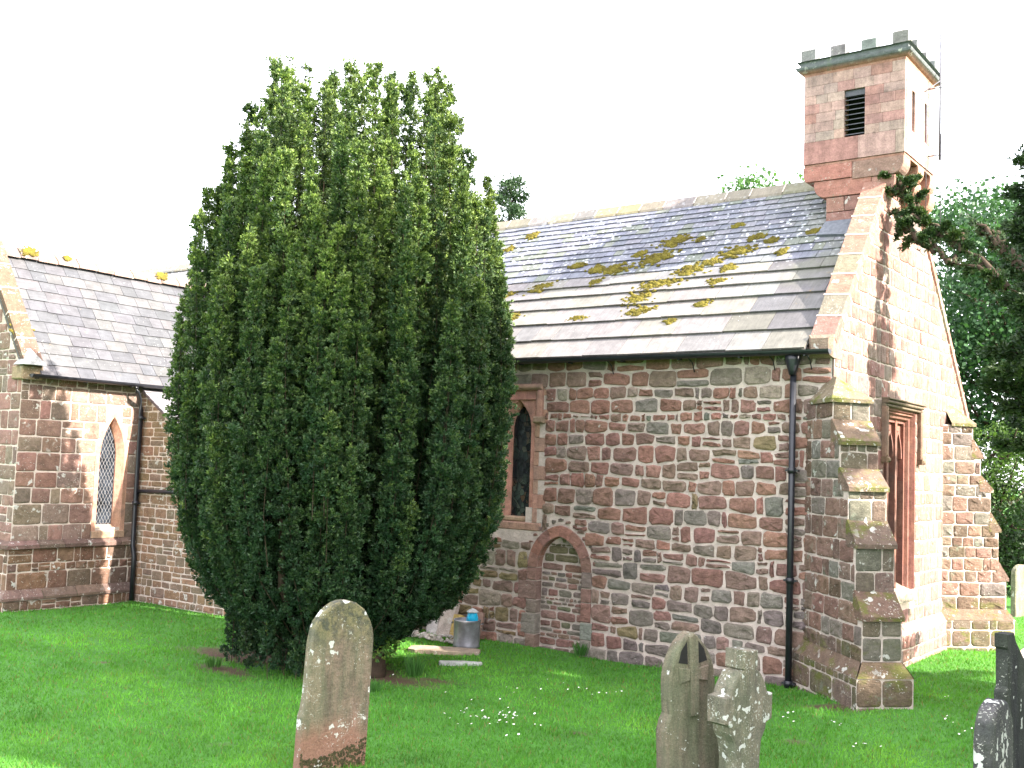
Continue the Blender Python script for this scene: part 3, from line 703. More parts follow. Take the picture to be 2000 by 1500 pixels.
def qround(mb, P, a0, a1, r_, b0, b1, c0, c1, col, side):
    """block a0..a1 x b0..b1 (u,v) with quarter-round lower end on `side` (+1 right,-1 left)"""
    pts = []; n_ = 6
    if side > 0:
        pts = [(a0, b0), (a1-r_, b0)]+[(a1-r_+r_*math.sin(math.pi/2*i/n_), b0+(b1-b0)*.75*(1-math.cos(math.pi/2*i/n_))) for i in range(1, n_+1)]+[(a1, b1), (a0, b1)]
    else:
        pts = [(a1, b1), (a0, b1)]+[(a0+r_*(1-math.cos(math.pi/2*i/n_)), b0+(b1-b0)*.75*(1-math.sin(math.pi/2*i/n_))) for i in range(0, n_+1)]+[(a1, b0)]
    prism(mb, pts, c0, c1, P, col, 0, .008)
def lic(c): return c
qround(mb, PB, BX0, -.48, .05, 7.09, 7.315, -1.4, .008, (.33, .15, .12), -1)
qround(mb, PB, -.475, .27, .16, 7.06, 7.315, -.3, .006, (.24, .15, .12), 1)
qround(mb, PB, -1.06, -.20, .18, 6.83, 7.085, -1.35, -.01, (.30, .14, .11), -1)
qround(mb, PB, -.195, .14, .12, 6.80, 7.055, -.28, -.012, (.28, .15, .12), 1)
for (a, b, c, d) in ((-.87, -.6, 6.6, 6.82), (-.595, -.3, 6.6, 6.82), (-.87, -.42, 6.42, 6.595), (-.415, -.3, 6.42, 6.595), (-.87, -.3, 5.9, 6.415)): block(mb, PB, a+.002, b-.002, c+.002, d-.002, -1.3, -.02, jit(rn, REDB), .006)
PBY = lambda y: frame((0, y, 0), (1, 0, 0), (0, 0, 1), (0, -1, 0))
for (yc, tiers) in ((2.62, ((.28, 7.09, 7.315), (.24, 6.84, 7.085))), (2.72, ((.13, 6.60, 6.835),)), (3.25, ((.28, 7.05, 7.315), (.27, 6.78, 7.045)))):
    for (r_, z0, z1) in tiers: qround(mb, PBY(yc), -.2, r_, min(.16, r_), z0, z1, -.28, 0, jit(rn, (.34, .18, .13)), 1)
box(mb, -.3, -.01, 2.0, 3.4, 6.3, 7.315, (.3, .15, .12))
mb.build('corbel', [M_ASH], bo)
mb = MB()
e = .10                                                   # cornice with cavetto
cb = [(BX0, BY0), (BX1, BY0), (BX1, BY1), (BX0, BY1)]; cx, cy = (BX0+BX1)/2, (BY0+BY1)/2
ring = lambda ex, z: [Vector((x+math.copysign(ex, x-cx), y+math.copysign(ex, y-cy), z)) for x, y in cb]
L = [ring(.0, 8.70), ring(.012, 8.755), ring(.04, 8.77), ring(.095, 8.81), ring(.105, 8.83), ring(.11, 8.85), ring(.055, 8.87), ring(.055, 8.935), ring(-.1, 8.94)]
GREY = (.13, .14, .145)
vs = [q for l in L for q in l]; fs = [(k*4+i, k*4+(i+1) % 4, k*4+4+(i+1) % 4, k*4+4+i) for k in range(len(L)-1) for i in range(4)]+[(32, 33, 34, 35)]
cs = [((.33, .17, .13) if k < 3 else GREY) for k in range(len(L)) for _ in range(4)]
mb.add(vs, fs, cs, 0, False); mb.build('cornice', [M_ASH], bo)
mb = MB(); rn = random.Random(12)
X0, X1, Y0, Y1 = BX0-.045, BX1+.045, BY0-.045, BY1+.045; mw = .22
def merlon(xa, ya):
    mb2 = MB(); P_ = frame((xa, ya, 8.937), (1, 0, 0), (0, 1, 0), (0, 0, 1)); t = rn.uniform(.185, .225); q = rn.uniform(0, .02)
    block(mb2, P_, 0, mw, 0, mw*.85, 0, t, jit(rn, (.17, .17, .16)), .022); mb2.build('merlon', [M_ASH], bo)
for k in range(4):
    xa = X0+(X1-X0-mw)*k/3; merlon(xa, Y0); merlon(xa, Y1-mw*.85)
for k in (1, 2): ya = Y0+(Y1-Y0-mw*.85)*k/3; merlon(X1-mw, ya); merlon(X0, ya)
mb = MB()
mb.quad(PB(LV[0], LV[2], -.19), PB(LV[1], LV[2], -.19), PB(LV[1], LV[3], -.19), PB(LV[0], LV[3], -.19), (.01, .01, .01), 1)
for k in range(8):
    z = LV[2]+.035+k*.075
    A = [PB(LV[0], z, -.03), PB(LV[1], z, -.03), PB(LV[1], z+.012, -.03), PB(LV[0], z+.012, -.03), PB(LV[0], z+.055, -.16), PB(LV[1], z+.055, -.16), PB(LV[0], z+.043, -.16), PB(LV[1], z+.043, -.16)]
    mb.add(A, [(0, 1, 2, 3), (3, 2, 5, 4), (0, 6, 7, 1)], (.1, .1, .12), 0, False)
box(mb, LV[0]+.004, LV[1]-.004, BY0+.03, BY0+.1, LV[3]-.09, LV[3]-.004, (.16, .12, .12))
mb.build('louvre', [M_LOUV, M_DARK], bo)
mb = MB()                                                # lead flashing at the turret foot
P_ = lambda x, h, z: ro+rup*h+Vector((x, 0, 0))+rnm*z
mb.quad(P_(-.9, 2.7, .05), P_(-.30, 2.62, .05), P_(-.30, 3.05, .05), P_(-.87, 3.05, .05)); mb.quad(P_(-.9, 2.7, 0), P_(-.3, 2.62, 0), P_(-.3, 2.62, .05), P_(-.9, 2.7, .05))
mb.build('lead_flashing', [M_LEAD], roof)
# mast / lightning rod on the turret
mb = MB(); tube(mb, [(.47, 3.1, 6.2), (.47, 3.1, 7.9)], .006, (.4, .4, .4), 6); tube(mb, [(.45, 3.1, 7.5), (.45, 3.12, 8.75), (.45, 3.14, 10.6)], [.016, .014, .010], (.4, .4, .4), 8)
for z in (7.58, 8.62): tube(mb, [(.28, 3.1, z), (.5, 3.1, z)], .010, (.2, .2, .2), 6)
tube(mb, [(.28, 2.85, 8.5), (.45, 3.1, 8.72)], .008, (.2, .2, .2), 6); tube(mb, [(.36, 2.72, 6.4), (.36, 2.72, 8.6)], .005, (.35, .3, .28), 5)
mb.build('mast', [M_MAST], bo)
# ---- gutters and pipes
def gutter(p0, p1, name='gutter'):
    mb = MB(); p0, p1 = Vector(p0), Vector(p1); d = (p1-p0).normalized(); s_ = d.cross(Z); N = 8; vs = []
    for p in (p0, p1):
        for r_ in (.062, .052):
            for i in range(N+1):
                t = math.pi*i/N; vs.append(p+s_*math.cos(t)*r_-Z*math.sin(t)*r_)
    n = N+1; fs = [(i, i+1, i+1+2*n, i+2*n) for i in range(N)]+[(n+i+1, n+i, n+i+2*n, n+i+1+2*n) for i in range(N)]+[(0, 2*n, 3*n, n), (N, n+N, 3*n+N, 2*n+N)]
    fs += [tuple(range(n)), tuple(range(2*n, 3*n))[::-1]]
    mb.add(vs, fs, (.02, .02, .02), 0, False); L = (p1-p0).length; k = .3
    while k < L: q = p0+d*k; box(mb, q.x-.012, q.x+.012, q.y-.012, q.y+.09, q.z-.075, q.z-.05, (.02,)*3) if abs(d.x) > .5 else box(mb, q.x-.09, q.x+.012, q.y-.012, q.y+.012, q.z-.075, q.z-.05, (.02,)*3); k += .9
    return mb.build(name, M_PIPE, church)
g1 = gutter((-11.4, -.235, 4.29), (.03, -.235, 4.29))
mb = MB()
for x in (-3.25, -1.95, -.78, -.28): tube(mb, [(x, -.235, 4.24), (x, -.10, 4.18), (x, -.035, 4.06)], .008, (.02,)*3, 5)
mb.build('gutter_bracket', M_PIPE, g1)
def downpipe(pts, top=None, nm='downpipe', cols=()):
    mb = MB(); tube(mb, pts, .042, (.02,)*3, 12)
    for (x, y, z) in cols: tube(mb, [(x, y, z-.035), (x, y, z+.035)], .056, (.02,)*3, 12); box(mb, x-.085, x+.085, y-.01, y+.05, z-.012, z+.012, (.02,)*3)
    if top: x, y, z = top; tube(mb, [(x, y, z-.26), (x, y, z-.2), (x, y, z-.07), (x, y, z)], [.045, .06, .10, .10], (.02,)*3, 12)
    return mb.build(nm, M_PIPE, church)
downpipe([(-.49, -.12, -.02), (-.49, -.12, 2.0), (-.49, -.12, 3.98)], (-.49, -.15, 4.24), 'downpipe', [(-.49, -.12, .06), (-.49, -.12, 1.35), (-.49, -.12, 2.75)])
# ================= wing
WX, WY, WYB = -12.5, -3.85, -1.52
PW = frame((WX, 0, 0), (0, 1, 0), (0, 0, 1), (1, 0, 0)); PF = frame((0, WY, 0), (1, 0, 0), (0, 0, 1), (0, -1, 0))
wc, wa = -2.07, .16
def reg_w(v):
    s_ = [(WY, WYB)]
    if 1.25 < v: s_ = cut(s_, wc, wa+.16 if v < 2.55 else arch_hw(v, wa+.16, 2.55, 3.42))
    return s_
rn = random.Random(41); mb = MB()
masonry(mb, PW, reg_w, 1.10, 3.97, (.24, .36), (.9, 1.7), .016, .010, pal_wng, rn, .17, .003, .003, .08)
def reg_f(v): return [(-15.7+max(0, (v-4.0)/1.36), -12.5-max(0, (v-4.0)/1.36))]
masonry(mb, PF, reg_f, 1.10, 6.2, (.24, .34), (1.0, 2.0), .016, .010, pal_wng, rn, .17, .003, .003, .08)
for (off, v0, v1) in ((.07, .30, 1.0), (.15, -.2, .15)):
    masonry(mb, frame((WX+off, 0, 0), (0, 1, 0), (0, 0, 1), (1, 0, 0)), lambda v: [(WY-off, WYB)], v0, v1, (.2, .34) if off < .1 else (.13, .2), (1.0, 2.0), .016, .01, pal_plw, rn, .2, .005, .004, .15)
    masonry(mb, frame((0, WY-off, 0), (1, 0, 0), (0, 0, 1), (0, -1, 0)), lambda v: [(-15.7, WX+off)], v0, v1, (.2, .34) if off < .1 else (.13, .2), (1.0, 2.0), .016, .01, pal_plw, rn, .2, .005, .004, .15)
box(mb, -15.7, WX-.06, WYB, WYB+.05, 0, 4, (.2, .15, .1)); mb.quad(Vector((-15.7, WY, 0)), Vector((-15.7, 2, 0)), Vector((-15.7, 2, 4)), Vector((-15.7, WY, 4)))
wing = mb.build('wing_wall', [M_WNG, M_MO2], church)
def string(mb, z0, z1, z2, oa, ob, oc):   # moulded course running round both wing faces: z0 under, z1 lip, z2 top
    prf = [(z0, oa), (z0+.015, ob), (z1, ob), (z2, oc)]
    for (P_, a0, a1, sg) in ((PW, WY, WYB, 1), (PF, -15.7, WX, -1)):
        u = a0; first = True
        while u < a1-.01:
            wd = min(rn.uniform(.4, .65), a1-u); c = jit(rn, (.13, .085, .068), .2)
            ea = lambda o_: (-o_ if (first and sg > 0) else 0.004); eb = lambda o_: (o_ if (sg < 0 and u+wd > a1-.02) else -.004)
            vs = []
            for (z, o_) in prf: vs += [P_(u+ea(o_), z, o_), P_(u+wd+eb(o_), z, o_)]
            mb.add(vs, [(2*i, 2*i+1, 2*i+3, 2*i+2) for i in range(3)], c, 0, False); u += wd; first = False
mb = MB(); string(mb, .985, 1.06, 1.13, .065, .13, .004); string(mb, .145, .20, .33, .145, .19, .072)
mb.build('string_course', [M_WNG, M_MO2], wing)
mb = MB(); rn = random.Random(4); YP = (.42, .23, .165)
A = prof(wc, wa+.17, 1.25, 2.55, 3.44); B1 = prof(wc, wa+.09, 1.25, 2.55, 3.30); B2 = prof(wc, wa, 1.32, 2.55, 3.17)
loft(mb, PW, A, .012, B1, .012, YP, rn); loft(mb, PW, A, -.02, A, .012, YP, rn); loft(mb, PW, B1, .012, B2, -.12, YP, rn); loft(mb, PW, B2, -.12, B2, -.18, YP, rn)
mb.add([PW(wc-wa-.17, 1.13, .03), PW(wc+wa+.17, 1.13, .03), PW(wc+wa+.17, 1.24, .03), PW(wc-wa-.17, 1.24, .03), PW(wc+wa+.02, 1.36, -.14), PW(wc-wa-.02, 1.36, -.14)], [(0, 1, 2, 3), (3, 2, 4, 5)], (.33, .22, .15), 0, False)
ww = mb.build('lancet_window', [M_SMO], wing)
mb = MB(); g = prof(wc, wa+.01, 1.3, 2.55, 3.19); mb.add([PW(*q, -.15) for q in g], [tuple(range(len(g)))], (.1,)*3, 0, False); mb.build('window_pane', M_GLASS, ww)
mb = MB(); dx, dz = .066, .13                            # diamond leading
for sg in (-1, 1):
    k = -60
    while k < 60:
        prev = None
        for j in range(120):
            t = 1.28+j*.016; x = wc+sg*((t-1.28)/dz*dx)+k*dx
            ok = abs(x-wc) < arch_hw(t, wa, 2.55, 3.17)
            if ok and prev: tube(mb, [PW(*prev, -.142), PW(x, t, -.142)], .0036, (.5,)*3, 3, 0, False)
            prev = (x, t) if ok else None
        k += 1
mb.build('window_leading', M_LEADC, ww)
# wing roof
WR = 6.25; ws_ = (WR-3.99)/(14.1-12.40); wup = Vector((-1, 0, ws_)).normalized(); wnm = Vector((ws_, 0, 1)).normalized()
wo0 = Vector((-12.34, 0, 3.99-.06*ws_)); WL = (14.1-12.34)/-wup.x
mb = MB(); rn = random.Random(77)
slates(mb, wo0, (0, 1, 0), wup, wnm, -3.6, 1.9, WL, lambda h: .25, lambda h: (.26, .5), lambda h: .010, lambda u, h, r_: r_.choice(((.066, .066, .073), (.076, .074, .078), (.060, .061, .068))), rn)
a_ = wo0-wnm*.01; mb.quad(a_+Vector((0, -3.6, 0)), a_+Vector((0, 1.9, 0)), a_+wup*WL+Vector((0, 1.9, 0)), a_+wup*WL+Vector((0, -3.6, 0)), (.15, .15, .17))
mb.quad(Vector((-14.1, -3.8, 6.24)), Vector((-14.1, 1.9, 6.24)), Vector((-15.9, 1.9, 3.85)), Vector((-15.9, -3.8, 3.85)), (.15, .15, .17))
wr_ = mb.build('wing_roof', [M_SL2], church)
mb = MB(); y = -3.6
while y < 1.8:
    wd = rn.uniform(.3, .45); c = jit(rn, (.18, .13, .11), .15); A = [(-13.93, 6.13), (-13.95, 6.19), (-14.1, 6.335), (-14.25, 6.19)]
    dz = rn.uniform(-.01, .012); vs = [Vector((x, yy, z+dz)) for yy in (y+.006, y+wd-.006) for (x, z) in A]
    mb.add(vs, [(i, i+1, i+5, i+4) for i in range(3)]+[(3, 2, 1, 0), (4, 5, 6, 7)], c, 0, False); y += wd
mb.build('ridge_tiles', [M_ASH], wr_)
for (y, s_) in ((-3.05, .15), (-2.3, .06), (-.2, .12), (.6, .07)): moss(0, 0, s_, 1.6, wr_, rn, yy=Vector((-14.02, y, 6.29)), along=Vector((0, 1, 0)), up=wup, nrm=wnm)
mb = MB(); L0 = Vector((-12.42, 0, 4.02)); d = Vector((-1, 0, 1.36)).normalized(); nn = Vector((1.36, 0, 1)).normalized(); LL = 1.68/-d.x   # wing gable coping
for k in range(5):
    a, b = LL*k/5, LL*(k+1)/5; c = jit(rn, (.11, .07, .05)); vs = []
    for t in (a+.006, b-.006): vs += [L0+d*t+nn*h+Vector((0, y, 0)) for (y, h) in ((-3.90, -.04), (-3.90, .10), (-3.58, .13), (-3.58, -.02))]
    mb.add(vs, [(0, 1, 5, 4), (1, 2, 6, 5), (2, 3, 7, 6), (3, 0, 4, 7), (3, 2, 1, 0), (4, 5, 6, 7)], c, 0, False)
    vs = []
    for t in (b-.012, b+.012): vs += [L0+d*t+nn*h+Vector((0, y, 0)) for (y, h) in ((-3.904, -.04), (-3.904, .104), (-3.576, .134))]
    mb.add(vs, [(0, 1, 4, 3), (1, 2, 5, 4)], (.5,)*3, 1, False)
block(mb, PF, -12.75, -12.40, 3.83, 4.06, -.30, .06, (.26, .19, .12), .02)
K = [Vector((-12.62, -3.96, 4.07)), Vector((-12.24, -3.96, 4.07)), Vector((-12.24, -3.56, 4.07)), Vector((-12.62, -3.56, 4.07)), Vector((-12.45, -3.78, 4.36))]
mb.add(K, [(0, 1, 4), (1, 2, 4), (2, 3, 4), (3, 0, 4), (3, 2, 1, 0)], (.25, .25, .24), 0, False)
mb.quad(L0+nn*-.04+Vector((.03, -3.905, 0)), L0+d*LL+nn*-.04+Vector((.03, -3.905, 0)), L0+d*LL+nn*-.01+Vector((.03, -3.905, 0)), L0+nn*-.01+Vector((.03, -3.905, 0)), (.1, .1, .1))
mb.build('wing_coping', [M_ASH, M_MO2], church)
moss(0, 0, .16, 1.4, wr_, rn, yy=Vector((-12.85, -3.75, 4.68)), along=Vector((0, 1, 0)), up=d, nrm=nn)
gutter((-12.27, .2, 3.92), (-12.27, -3.82, 3.92))
downpipe([(-12.27, -1.80, 3.86), (-12.27, -1.78, 3.76), (-12.36, -1.66, 3.62), (-12.36, -1.62, 3.45), (-12.36, -1.62, 1.0), (-12.30, -1.62, .8), (-12.30, -1.62, 0)], None, 'downpipe', [(-12.36, -1.62, 3.3), (-12.36, -1.62, 1.75)])
# ---- lean-to
LX = -9.36; PL = frame((0, WYB-.02, 0), (1, 0, 0), (0, 0, 1), (0, -1, 0)); ls = .61
def reg_l(v): return [(WX+.005, min(LX, WX+(3.88-v)/ls))]
mb = MB(); rn = random.Random(55)
masonry(mb, PL, reg_l, -.3, 3.78, (.10, .19), (1.2, 3.0), .016, .008, pal_lean, rn, .25, .003, .003, .1)
masonry(mb, frame((LX, 0, 0), (0, 1, 0), (0, 0, 1), (1, 0, 0)), lambda v: [(WYB-.02, 0)], -.3, 1.95, (.14, .24), (1.2, 2.2), .016, .008, lambda u, v, r_: (.36, .24, .19), rn, .25, .003, .003, .1)
lean = mb.build('lean_to', [M_WNG, M_MO2], church)
mb = MB(); lup = Vector((-1, 0, ls)).normalized(); lnm = Vector((ls, 0, 1)).normalized(); lo = Vector((LX+.12, 0, 3.90-ls*(LX+.12-WX)))
LLn = (LX+.12-WX)/-lup.x
slates(mb, lo, (0, 1, 0), lup, lnm, WYB-.09, -.01, LLn, lambda h: .17, lambda h: (.2, .36), lambda h: .010, lambda u, h, r_: r_.choice(((.17, .16, .18), (.2, .19, .2))), rn)
a_ = lo-lnm*.012
mb.quad(a_+Vector((0, WYB-.09, 0)), a_+Vector((0, 0, 0)), a_+lup*LLn, a_+lup*LLn+Vector((0, WYB-.09, 0)), (.15, .12, .13)); b_ = a_-lnm*.04
mb.quad(b_+Vector((0, WYB-.085, 0)), a_+Vector((0, WYB-.085, 0)), a_+lup*LLn+Vector((0, WYB-.085, 0)), b_+lup*LLn+Vector((0, WYB-.085, 0)), (.1, .07, .07))
mb.quad(b_+Vector((0, WYB-.085, 0)), b_+Vector((0, 0, 0)), b_+lup*LLn, b_+lup*LLn+Vector((0, WYB-.085, 0)), (.1, .07, .07))
mb.build('lean_to_roof', [M_SL2], lean)
mb = MB(); tube(mb, [(-12.36, WYB-.08, 1.80), (-12.30, WYB-.08, 1.97), (-11.9, WYB-.08, 1.98), (-10.4, WYB-.08, 2.02)], .035, (.02,)*3, 8); mb.build('waste_pipe', M_PIPE, lean)
# ================================================================ GROUND
def gnoise(x, y): return .02*np.sin(x*.9+1.3)*np.sin(y*.8+.4)+.012*np.sin(x*2.3+y*1.7)
BARE = [(-4.3, -3.3, .6, .22), (-3.85, -3.0, .3, .13), (-6.95, -3.75, .8, .28), (-1.2, -3.9, .1, .06), (.6, -2.6, .16, .07), (-3.4, -6.6, .1, .05), (-7.6, -5.2, .09, .05), (-6.55, -3.35, .95, .55), (-4.95, -3.15, .75, .30), (-6.2, -4.4, .5, .22), (-4.55, -3.5, .35, .2), (.47, -1.15, .35, .13), (-5.5, -3.1, .8, .6)]
def bare(x, y):
    m = np.zeros_like(x)
    for (a, b, p, q) in BARE: m = np.maximum(m, 1.25-np.sqrt(((x-a)/p)**2+((y-b)/q)**2)*(1+.25*np.sin(x*9)*np.sin(y*11)))
    return np.clip(m*1.6, 0, 1)
def hz(x, y):
    near = np.exp(-((x+4)**2+(y+3)**2)/600.0)
    return gnoise(x, y)*near-.02+.14*np.exp(-((x-.9)**2+(y+.9)**2)/1.6)
xs = np.concatenate([[-400, -150, -60, -30], np.arange(-22, 12.01, .16), [20, 40, 100, 400]]); ys = np.concatenate([[-400, -120, -40, -20], np.arange(-14, 16.01, .16), [22, 32, 60, 150, 500]])
Xg, Yg = np.meshgrid(xs, ys); Zg = hz(Xg, Yg); nx, ny = len(xs), len(ys)
V = np.stack([Xg, Yg, Zg], -1).reshape(-1, 3); ii = np.arange(nx*ny).reshape(ny, nx)
F = np.stack([ii[:-1, :-1], ii[:-1, 1:], ii[1:, 1:], ii[1:, :-1]], -1).reshape(-1, 4)
bm_ = bare(V[:, 0], V[:, 1])[:, None]; C = np.array([[.055, .17, .025]])*(1-bm_)+np.array([[.085, .052, .035]])*bm_
n = NB('lawn_soil'); c = n.attr(); c = n.mix(.8, c, n.ramp(n.noise(1.4, 5, .6), [(.3, .75), (.7, 1.25)]), 'MULTIPLY'); c = n.mix(.6, c, n.ramp(n.noise(40, 4, .7), [(.3, .5), (.7, 1.5)]), 'MULTIPLY')
M_GROUND = n.out(c, n.bump(n.noise(30, 4, .7), 1, .03))
gr = npmesh('ground', V, F, C, M_GROUND); gr['kind'] = 'structure'
# path behind the far buttress
mb = MB(); pts = [(1.1, 4.9), (1.05, 6.0), (.9, 8.0), (.35, 11.5)]
for i in range(3):
    a, b = pts[i], pts[i+1]; mb.quad(Vector((a[0], a[1], .012)), Vector((a[0]+1.5, a[1], .012)), Vector((b[0]+1.5, b[1], .012)), Vector((b[0], b[1], .012)))
po = mb.build('path', plain('pale_gravel_path', (.33, .27, .23), .95, 0, .01, .25, 40)); po['kind'] = 'structure'
# grass blades
rg = np.random.default_rng(4)
def inwall(x, y):
    return ((x < .1) & (y > -.03) & (x > -19)) | ((x < LX) & (y > WYB-.1)) | ((x < WX+.16) & (y > WY-.18)) | ((x > .95) & (x < 2.8) & (y > 4.8) & (y < 12)) | ((np.abs(x-.6-0*y)+np.abs(y+.3) < .0))
def blades(n, rmin, rmax, hlo, hhi, wd):
    u = rg.random(n); r_ = rmin*(rmax/rmin)**u; t = rg.uniform(math.radians(76), math.radians(160), n)
    x = CAMP.x+r_*np.cos(t); y = CAMP.y+r_*np.sin(t); k = ~inwall(x, y) & (rg.random(n) > bare(x, y)*.96)
    x, y, r_ = x[k], y[k], r_[k]; return x, y, hlo+(hhi-hlo)*rg.random(len(x))**1.5, wd*(.6+r_/14)
x, y, h, wd = blades(620000, 6.0, 34, .018, .055, .0042)
tall = rg.random(len(x)) < .012; h[tall] *= 1.6
cl = np.sin(x*3.1+np.sin(y*2.3)*2)*np.sin(y*3.7+x)*.5+.5; h *= .75+.5*cl
n_ = len(x); a = rg.uniform(0, 2*math.pi, n_); b = rg.uniform(0, 2*math.pi, n_); ln = h*rg.uniform(.2, .9, n_)
z = hz(x, y); P0 = np.stack([x-np.cos(a)*wd, y-np.sin(a)*wd, z], -1); P1 = np.stack([x+np.cos(a)*wd, y+np.sin(a)*wd, z], -1); P2 = np.stack([x+np.cos(b)*ln, y+np.sin(b)*ln, z+h], -1)
V = np.stack([P0, P1, P2], 1).reshape(-1, 3); F = np.arange(n_*3).reshape(-1, 3)
patch = (.5+.5*np.sin(x*1.1+np.cos(y*.9)*2))*(.5+.5*np.sin(y*1.6+x*.4)); yel = rg.random(n_) < .05
blot = np.zeros(n_)
for _ in range(150):
    bx, by, bs = rg.uniform(-14, 4), rg.uniform(-10, 2), rg.uniform(.12, .5); blot += rg.uniform(-1, 1)*np.exp(-((x-bx)**2+(y-by)**2)/bs**2)
blot = np.clip(blot, -1, 1)[:, None]
base = np.array([.09, .265, .032])[None]*(.75+.55*rg.random((n_, 1)))*(.85+.3*patch[:, None])+np.array([.015, .015, 0])[None]*patch[:, None]
base *= 1+.28*blot; base += np.array([.035, .02, .004])*np.clip(blot, 0, 1)
base[yel] = np.array([.17, .16, .05]); C = np.repeat(base, 3, 0)
go = npmesh('grass', V, F, C, M_GRASS); tag(go, 'short mown green grass of the churchyard lawn', 'grass', kind='stuff')
# daisies
mb = MB(); rn = random.Random(3)
def daisy_patch(cx, cy, sx, sy, n):
    for _ in range(n):
        x, y = rn.gauss(cx, sx), rn.gauss(cy, sy); z = float(hz(np.array(x), np.array(y)))+rn.uniform(.045, .07); r_ = rn.uniform(.007, .013)
        tx, ty = rn.uniform(-.4, .2), rn.uniform(-.6, .1); N = 7
        vs = [Vector((x+r_*math.cos(2*math.pi*k/N), y+r_*math.sin(2*math.pi*k/N), z-(tx*math.cos(2*math.pi*k/N)+ty*math.sin(2*math.pi*k/N))*r_)) for k in range(N)]
        mb.add(vs, [tuple(range(N))], (.8, .8, .8), 0, False); tube(mb, [(x, y, z-.07), (x, y, z-.002)], .002, (.06, .15, .02), 3, 1, False)
        mb.add([v+(Vector((x, y, z))-v)*.65+Vector((0, 0, .003)) for v in vs], [tuple(range(N))], (.7, .5, .05), 2, False)
for (a, b, s1, s2, k) in ((-2.05, -4.15, .28, .22, 46), (-2.3, -2.4, .35, .3, 16), (.9, -1.9, .12, .1, 5), (.2, -1.9, .12, .1, 6), (1.3, -2.4, .12, .1, 6), (-.5, -1.5, .2, .2, 5), (1.0, 1.2, .4, .4, 7), (-3.0, -3.0, .6, .5, 6), (1.9, -1.2, .3, .3, 6)): daisy_patch(a, b, s1, s2, k)
do = mb.build('daisies', [plain('daisy_petal', (.75, .75, .75), .8, 0, 0, .05), M_GRASS, plain('daisy_eye', (.6, .4, .03), .8)]); tag(do, 'small white daisies scattered in the lawn', 'daisies', kind='stuff')
# ================================================================ IRISH YEW
rg = np.random.default_rng(11)
TX, TY = -5.45, -3.25
yew = empty('yew_tree', (TX, TY, 0), 'tall columnar yew with many upright spires standing in front of the church wall', 'tree')
zp = np.array([0, .45, .8, 1.2, 2.0, 2.8, 4.0, 4.7, 5.3, 6.0, 6.5, 7.0, 7.5, 8.1]); rp = np.array([.35, .95, 1.45, 1.72, 2.02, 2.08, 2.12, 2.12, 2.04, 1.9, 1.62, 1.32, 1.14, .9])
ztop_r = lambda r_: np.interp(-r_, -rp[7:][::-1] if False else -np.array([2.12, 2.04, 1.9, 1.72, 1.5, 1.32, 1.12, .0]), np.array([5.0, 5.6, 6.3, 6.9, 7.45, 7.85, 8.0, 7.85]))
sp = []
for k in range(34):                                        # low shoots that hang to the ground on the camera side
    th = R(rg.uniform(195, 300)); sp.append((rg.uniform(.3, 1.35), th, rg.uniform(.5, 1.5), .05, rg.uniform(.12, .2)))
# (r0, angle, ztop, zstart, radius)
def away(th, r_): return None
for ring_r, cnt in ((2.03, 29), (1.78, 25), (1.5, 22), (1.22, 19), (.95, 13), (.6, 8)):
    for k in range(cnt):
        th = 2*math.pi*(k+rg.uniform(-.3, .3))/cnt; r_ = ring_r+rg.uniform(-.12, .08)
        zt = (2.68+(float(ztop_r(max(r_, 0)))-2.75)*(1-.10*r_/1.4*math.cos(th+.79)))*(1+(rg.uniform(-.05, .02) if r_ < 1.4 else rg.uniform(-.10, .02))); sp.append((r_, th, zt, .3 if ring_r > .9 else 2.5, rg.uniform(.12, .215)))
for k in range(70):                                       # shorter shoots on the outside
    th = rg.uniform(0, 2*math.pi); zt = rg.uniform(1.6, 6.3); sp.append((2.1 if zt < 5.2 else 1.85, th, zt, max(.4, zt-rg.uniform(1.2, 2.6)), rg.uniform(.10, .15)))
PTS = []; DIR = []; SZ = []; TIP = []
stem = MB()
